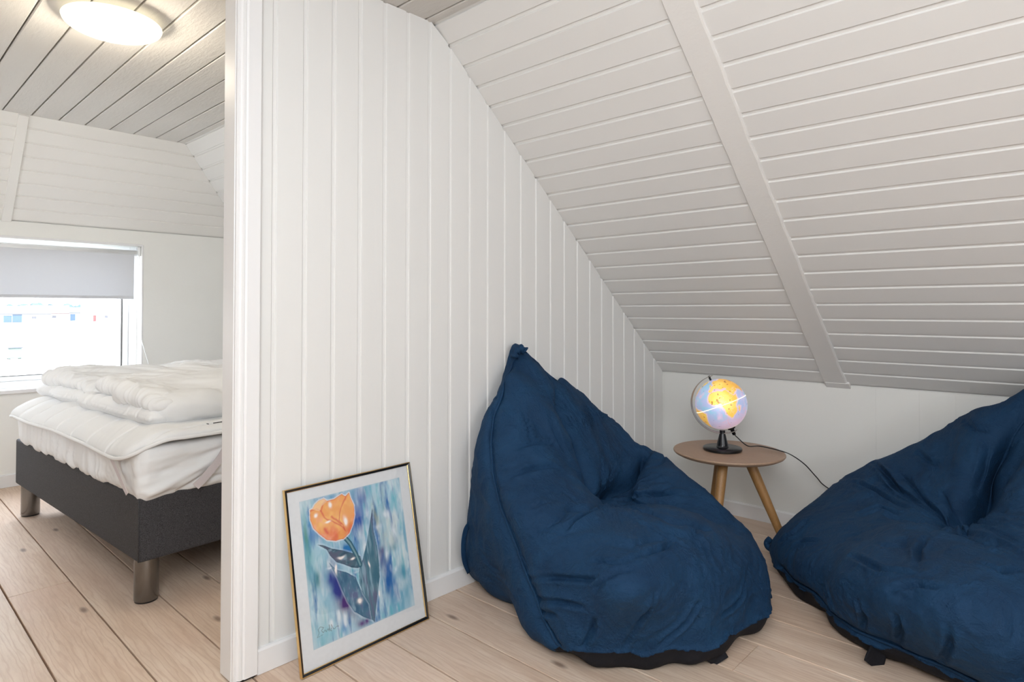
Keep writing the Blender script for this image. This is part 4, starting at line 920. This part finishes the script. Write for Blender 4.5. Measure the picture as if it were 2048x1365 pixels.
per = [(1.575, -.048)]+[(x_, -.052+.004*math.sin(x_*9)) for x_ in np.linspace(1.50, .22, 18)]+[(.12, -.048), (.055, -.038), (.016, -.012), (-.006, .03), (-.022, .09), (-.030, .16)]+[(-.031, y_) for y_ in np.linspace(.25, 1.9, 16)]
pp_ = [np.array(bw(a-.002 if a < .1 else a, b-.001, float(topz(np.array(a), np.array(b)))+.010)) for a, b in per]
o = mesh('piping', *tube(spline(pp_, 4), .0075, 10), M['topper'], top, True)
# corner elastics
def ribbon(name, P, w, th, parent, mat, n):
    Pp = np.array(spline(P, 8)); v = []; f = []; m = len(Pp); n = np.array(n, float)
    for i in range(m):
        t = Pp[min(i+1, m-1)]-Pp[max(i-1, 0)]; t /= np.linalg.norm(t); b = np.cross(t, n); b /= np.linalg.norm(b)
        for sg, dd in ((-w, 0), (w, 0), (w, th), (-w, th)): v.append(tuple(Pp[i]+b*sg+n*dd))
    for i in range(m-1):
        for q in range(4): f.append((i*4+q, i*4+(q+1) % 4, (i+1)*4+(q+1) % 4, (i+1)*4+q))
    f += [(3, 2, 1, 0), tuple((m-1)*4+q for q in range(4))]
    o = mesh(name, v, f, mat, parent); fix(o); return o
nf = -np.array([*BU, 0]); ns = -np.array([*BV, 0])
ribbon('strap', [bw(-.040, .338, .600), bw(-.0375, .315, .560), bw(-.038, .275, .500), bw(-.040, .215, .440), bw(-.034, .188, .415)], .016, .0016, top, M['strap'], nf)
ribbon('strap', [bw(.195, -.036, .545), bw(.16, -.034, .520), bw(.10, -.032, .475), bw(.060, -.029, .440), bw(.045, -.024, .418)], .0105, .0016, top, M['strap'], ns)
# printed corner marks on the topper
for (v0, v1, u0, u1) in ((.255, .262, .045, .020), (.285, .335, .030, .030), (.362, .370, .040, .018)):
    z0 = float(topz(np.array(.03), np.array(.3)))+.0345
    a = np.array(bw(u0, v0, z0)); b = np.array(bw(u1, v1, z0)); o = mesh('printed_mark', *tube([a, b], .0016, 6), M['black_cable'], top)

# duvets folded in two on top
def duvet(label, u0, u1, v0, v1, z0, h, seed, slopeu=0.0, skew=0.0, shift=0.0):
    root = empty('duvet', bw((u0+u1)/2, (v0+v1)/2, z0)); tag(root, label, 'duvet', 'folded duvets on the bed')
    parts = []
    for L, (a0, a1, b0, c0, c1) in enumerate(((u0, u1, v0, z0, z0+h*.50), (u0-.012+shift, u1-.05, v0+.030, z0+h*.42, z0+h))):
        P, F, T = slab(230, 250, 12, a0, a1, b0, v1, c0, c1, (.07, .055, (c1-c0)/2))
        N = qn(P, F); u, v_, z = P.T
        ed = np.exp(-((v_-b0)/.14)**2); edu = np.exp(-((u-a1)/.12)**2)+np.exp(-((u-a0)/.12)**2)
        topm = np.clip(N[:, 2], 0, 1)
        # fine gathers running back from the front fold
        wv1 = ridged(np.stack([u*42+1.3*fbm(np.stack([u*5, v_*5, u*0+seed], 1), 2), v_*3.2, z*9+seed], 1))
        wv2 = ridged(np.stack([u*7-v_*3, v_*10+u*3, z*3+seed+4+1.2*vnoise(np.stack([u*4, v_*4, u*0+seed], 1))], 1))
        wv3 = fbm(np.stack([u*3.3, v_*4, z*0+seed+L*7], 1), 3)
        wv4 = ridged(np.stack([u*9+v_*14, v_*20-u*6, z*5+seed+14+1.5*vnoise(np.stack([u*6, v_*6, u*0+seed], 1))], 1))
        al_ = u*-.77+v_*.64; ac_ = u*.64+v_*.77
        wa = ridged(np.stack([al_*2.4+seed, ac_*19+1.5*fbm(np.stack([u*3, v_*3, u*0+seed+2], 1), 2), z*2], 1)); wb = ridged(np.stack([al_*4+seed+9, ac_*38+1.5*fbm(np.stack([u*4, v_*4, u*0+seed+5], 1), 2), z*2], 1))
        d = ed*(.009*wv1+.006*wv4)+(1-.75*ed)*(.017*wa+.011*wb*np.clip(.5+fbm(np.stack([u*4, v_*4, u*0+seed+22], 1), 2), 0, 1))+.020*wv3
        side = np.clip(1-np.abs(N[:, 2]), 0, 1); near = np.exp(-((u-a0)/.10)**2)
        d = d*(1-.25*near)-.004
        if L == 0: d = np.where(N[:, 2] > .2, np.minimum(d, .004), d); d = np.where(N[:, 2] < -.2, 0, d)
        P = P+N*d[:, None]
        P[:, 1] += (skew*(u-u0)+.018*fbm(np.stack([u*5, u*0+seed, u*0+L], 1), 2))*np.clip(1-(v_-b0)/.5, 0, 1)
        P[:, 2] += slopeu*(u-u0)*(z-z0)/h
        P[:, 2] -= .035*np.exp(-((u-a0)/.16)**2)*np.clip((z-z0)/h, 0, 1)*(L == 1)
        P[:, 2] = np.maximum(P[:, 2], np.array(topz(P[:, 0], P[:, 1]))+.035+(c0-z0 > .01)*.0)
        parts.append((P, F))
    P, F, T = slab(40, 200, 26, u0-.030, u0+.17, v0+.035, v1, z0, z0+h*.97, (.085, .07, h*.48)); N = qn(P, F); u, v_, z = P.T
    d = .010*fbm(np.stack([u*9, v_*7, z*9+seed], 1), 3)+.006*ridged(np.stack([u*8, v_*11+z*5, z*8+seed], 1))
    P = P+N*d[:, None]; P[:, 1] += skew*(u-u0); P[:, 2] -= .030*np.exp(-((u-u0)/.16)**2)*np.clip((z-z0)/h, 0, 1); P[:, 2] = np.maximum(P[:, 2], np.array(topz(P[:, 0], P[:, 1]))+.035)
    parts.append((P, F))
    nms = ('lower_fold', 'upper_fold', 'folded_edge')
    for nm, (P, F) in zip(nms, parts): fast_mesh(nm, bws(P), F, M['duvet'], root, True)
    return root
duvet('white duvet folded in two at the window end of the bed', .925, 1.66, .095, 1.45, .632, .140, 3.0, .0, -.06, .03)
duvet('white duvet folded in two at the near corner of the bed', .115, .915, .065, 1.45, .632, .158, 11.0, .02, -.03, .0)
# ------------------------------------------------------------------ outside, seen through the bedroom window
GZ = -2.6
def oc(px, py, D):
    """ground-level spot at a given distance along a pixel's column"""
    r = ray(px, PY); h = np.array([r[0], r[1]]); h /= np.linalg.norm(h); D = D*1.27; return np.array([CAM[0]+h[0]*D, CAM[1]+h[1]*D])
M['sand'] = plain('pale_sandy_ground', (.62, .60, .55), .9, 0, .2)
M['out_white'] = plain('whitewashed_render', (.80, .79, .77), .8); M['roof_grey'] = plain('pale_grey_roof', (.050, .052, .058), .8); M['roof_pink'] = plain('faded_red_roof', (.075, .052, .050), .8)
M['door_blue'] = plain('blue_painted_doors', (.028, .055, .10), .6); M['door_red'] = plain('red_painted_door', (.12, .02, .02), .6); M['leaf'] = plain('grey_green_foliage', (.055, .080, .088), .9, 0, .2); M['bin'] = plain('mint_green_container', (.068, .125, .10), .6); M['grass'] = plain('pale_dune_grass', (.10, .105, .085), .95); M['dark_win'] = plain('dark_house_window', (.04, .04, .05), .4); M['trunk'] = plain('bare_trunk', (.16, .13, .11), .9)
g = mesh('ground', *box((-520, -330, GZ-.3), (-3.35, 330, GZ)), M['sand']); tag(g, kind='structure')
def house(label, px, D, wid, eave, ridge, dep, roof, doors):
    c = oc(px, 0, D); h = c-CAM[:2]; h /= np.linalg.norm(h); s = np.array([-h[1], h[0]])*-1
    if s@RGT[:2] < 0: s = -s
    def hp(a, b, z): q = c+s*a+h*b; return (q[0], q[1], GZ+z)
    root = empty('house', hp(0, dep/2, 0)); tag(root, label, 'house', 'far houses seen through the window')
    v = [hp(-wid/2,0,0), hp(wid/2,0,0), hp(wid/2,dep,0), hp(-wid/2,dep,0), hp(-wid/2,0,eave), hp(wid/2,0,eave), hp(wid/2,dep,eave), hp(-wid/2,dep,eave), hp(-wid/2,dep/2,ridge), hp(wid/2,dep/2,ridge)]
    o = mesh('wall', v, [(0,1,5,4),(2,3,7,6),(1,2,6,9,5),(3,0,4,8,7),(4,5,9,8),(6,7,8,9),(3,2,1,0)], M['out_white'], root); fix(o)
    e = .4; rv = []
    for sgn in (0, 1):
        b0, b1 = (-e, dep/2) if sgn == 0 else (dep+e, dep/2); z0 = eave-e*(ridge-eave)/(dep/2)
        q = [hp(-wid/2-e, b0, z0), hp(wid/2+e, b0, z0), hp(wid/2+e, b1, ridge), hp(-wid/2-e, b1, ridge)]
        q2 = [(x, y, z+.25) for x, y, z in q]; rv.append((q+q2, box((0,0,0),(1,1,1))[1]))
    o = mesh('roof', *merge(rv), roof, root); fix(o)
    for nm, a0, a1, z0, z1, m in doors:
        o = mesh(nm, *merge([([hp(a0,-.08,z0), hp(a1,-.08,z0), hp(a1,.02,z0), hp(a0,.02,z0), hp(a0,-.08,z1), hp(a1,-.08,z1), hp(a1,.02,z1), hp(a0,.02,z1)], box((0,0,0),(1,1,1))[1])]), M[m], root); fix(o)
        if nm == 'window': mesh('pane', *merge([([hp(a0+.1,-.10,z0+.1), hp(a1-.1,-.10,z0+.1), hp(a1-.1,-.07,z0+.1), hp(a0+.1,-.07,z0+.1), hp(a0+.1,-.10,z1-.1), hp(a1-.1,-.10,z1-.1), hp(a1-.1,-.07,z1-.1), hp(a0+.1,-.07,z1-.1)], box((0,0,0),(1,1,1))[1])]), M['dark_win'], o)
    return root
house('low white house with blue double doors at the left of the window view', 38, 190, 15, 2.6, 4.9, 10, M['roof_grey'], [('door', -3.6, -1.6, 0, 2.2, 'door_blue'), ('door', -1.5, .8, 0, 2.4, 'door_blue'), ('window', 3, 4.4, 1, 2, 'frame_white')])
house('white house with a faded pink roof in the middle of the window view', 96, 205, 11, 2.7, 5.2, 9, M['roof_pink'], [('window', -3, -1.6, 1, 2.1, 'frame_white'), ('window', 1, 2.4, 1, 2.1, 'frame_white')])
house('small white house with a pale blue shed door beyond the pink roof', 146, 215, 9, 2.8, 4.6, 8, M['roof_grey'], [('door', -.8, .8, 0, 2.4, 'door_blue'), ('window', -3.4, -2.4, 1, 2, 'frame_white')])
house('white gabled house with a small red door nearest the window edge', 200, 200, 10, 2.8, 6.0, 9, M['out_white'], [('door', -1.9, -1.0, 0, 2.1, 'door_red'), ('window', 1.2, 2.4, 1, 2.1, 'frame_white')])
def tree(px, D, hgt, wid, label):
    c = oc(px, 0, D); root = empty('tree', (c[0], c[1], GZ)); tag(root, label, 'tree', 'trees behind the houses')
    v, f = tube([(c[0], c[1], GZ), (c[0], c[1], GZ+hgt*.45)], .25, 7); mesh('trunk', v, f, M['trunk'], root)
    bm = bmesh.new(); bmesh.ops.create_icosphere(bm, subdivisions=3, radius=1.0); r2 = random.random()*50
    for q in bm.verts:
        k_ = 1+.35*mnoise.noise(q.co*1.7+Vector((r2, 0, 0)))+.22*mnoise.noise(q.co*5+Vector((0, r2, 0))); q.co = Vector((q.co.x*wid/2*k_, q.co.y*wid/2*k_, q.co.z*hgt*.34*k_))
    V = [(q.co.x+c[0], q.co.y+c[1], q.co.z+GZ+hgt*.64) for q in bm.verts]; Fc = [[w_.index for w_ in q.verts] for q in bm.faces]; bm.free()
    mesh('crown', V, Fc, M['leaf'], root)
TL = [(20, 6.0, 'far grey green tree at the left end of the row behind the houses'), (47, 6.4, 'far grey green tree standing behind the house with blue doors'), (74, 6.9, 'far bushy tree between the blue door house and the pink roof'),
      (101, 6.2, 'tallest far tree, right behind the faded pink roof'), (135, 6.6, 'far round tree just right of the gap in the row'), (162, 6.3, 'far tree standing just left of the thin pale pole'), (190, 5.6, 'smallest far tree, behind the house with the red door')]
for i, (px_, hh, lab) in enumerate(TL): tree(px_, 250+(i % 2)*4, hh, 5.4, lab)
cb_ = oc(30, 0, 48); gb_ = empty('waste_container', (cb_[0], cb_[1], GZ)); tag(gb_, 'mint green waste container standing alone on the pale ground', 'container')
o = mesh('body', *box((cb_[0]-.42, cb_[1]-.42, GZ+.08), (cb_[0]+.42, cb_[1]+.42, GZ+.82)), M['bin'], gb_); bevel(o, .05)
o = mesh('lid', *box((cb_[0]-.47, cb_[1]-.47, GZ+.82), (cb_[0]+.47, cb_[1]+.47, GZ+.93)), M['roof_grey'], gb_); bevel(o, .03)
for sx in (-1, 1):
    for sy in (-1, 1): mesh('wheel', *lathe([(0, 0), (.07, 0), (.07, .09), (0, .09)], (cb_[0]+sx*.33, cb_[1]+sy*.33, GZ), 12), M['black_cable'], gb_)
pc = oc(182, 0, 170); o = mesh('lamp_post', *tube([(pc[0], pc[1], GZ), (pc[0], pc[1], GZ+6.2)], .09, 8), M['out_white']); tag(o, 'thin pale pole standing before the far houses', 'pole')
# dune grass tufts near the house
v = []; f = []
for i in range(900):
    a = random.uniform(-2, 240); D = random.uniform(12, 26); c = oc(a, 0, D); hgt = random.uniform(.15, .4); w_ = .02; n0 = len(v); dx, dy = random.uniform(-.12, .12), random.uniform(-.12, .12)
    v += [(c[0]-w_, c[1], GZ), (c[0]+w_, c[1]+w_, GZ), (c[0]+dx, c[1]+dy, GZ+hgt)]; f.append((n0, n0+1, n0+2))
o = mesh('dune_grass', v, f, M['grass']); tag(o, 'sparse pale grass on the ground below the window', 'grass', kind='stuff')
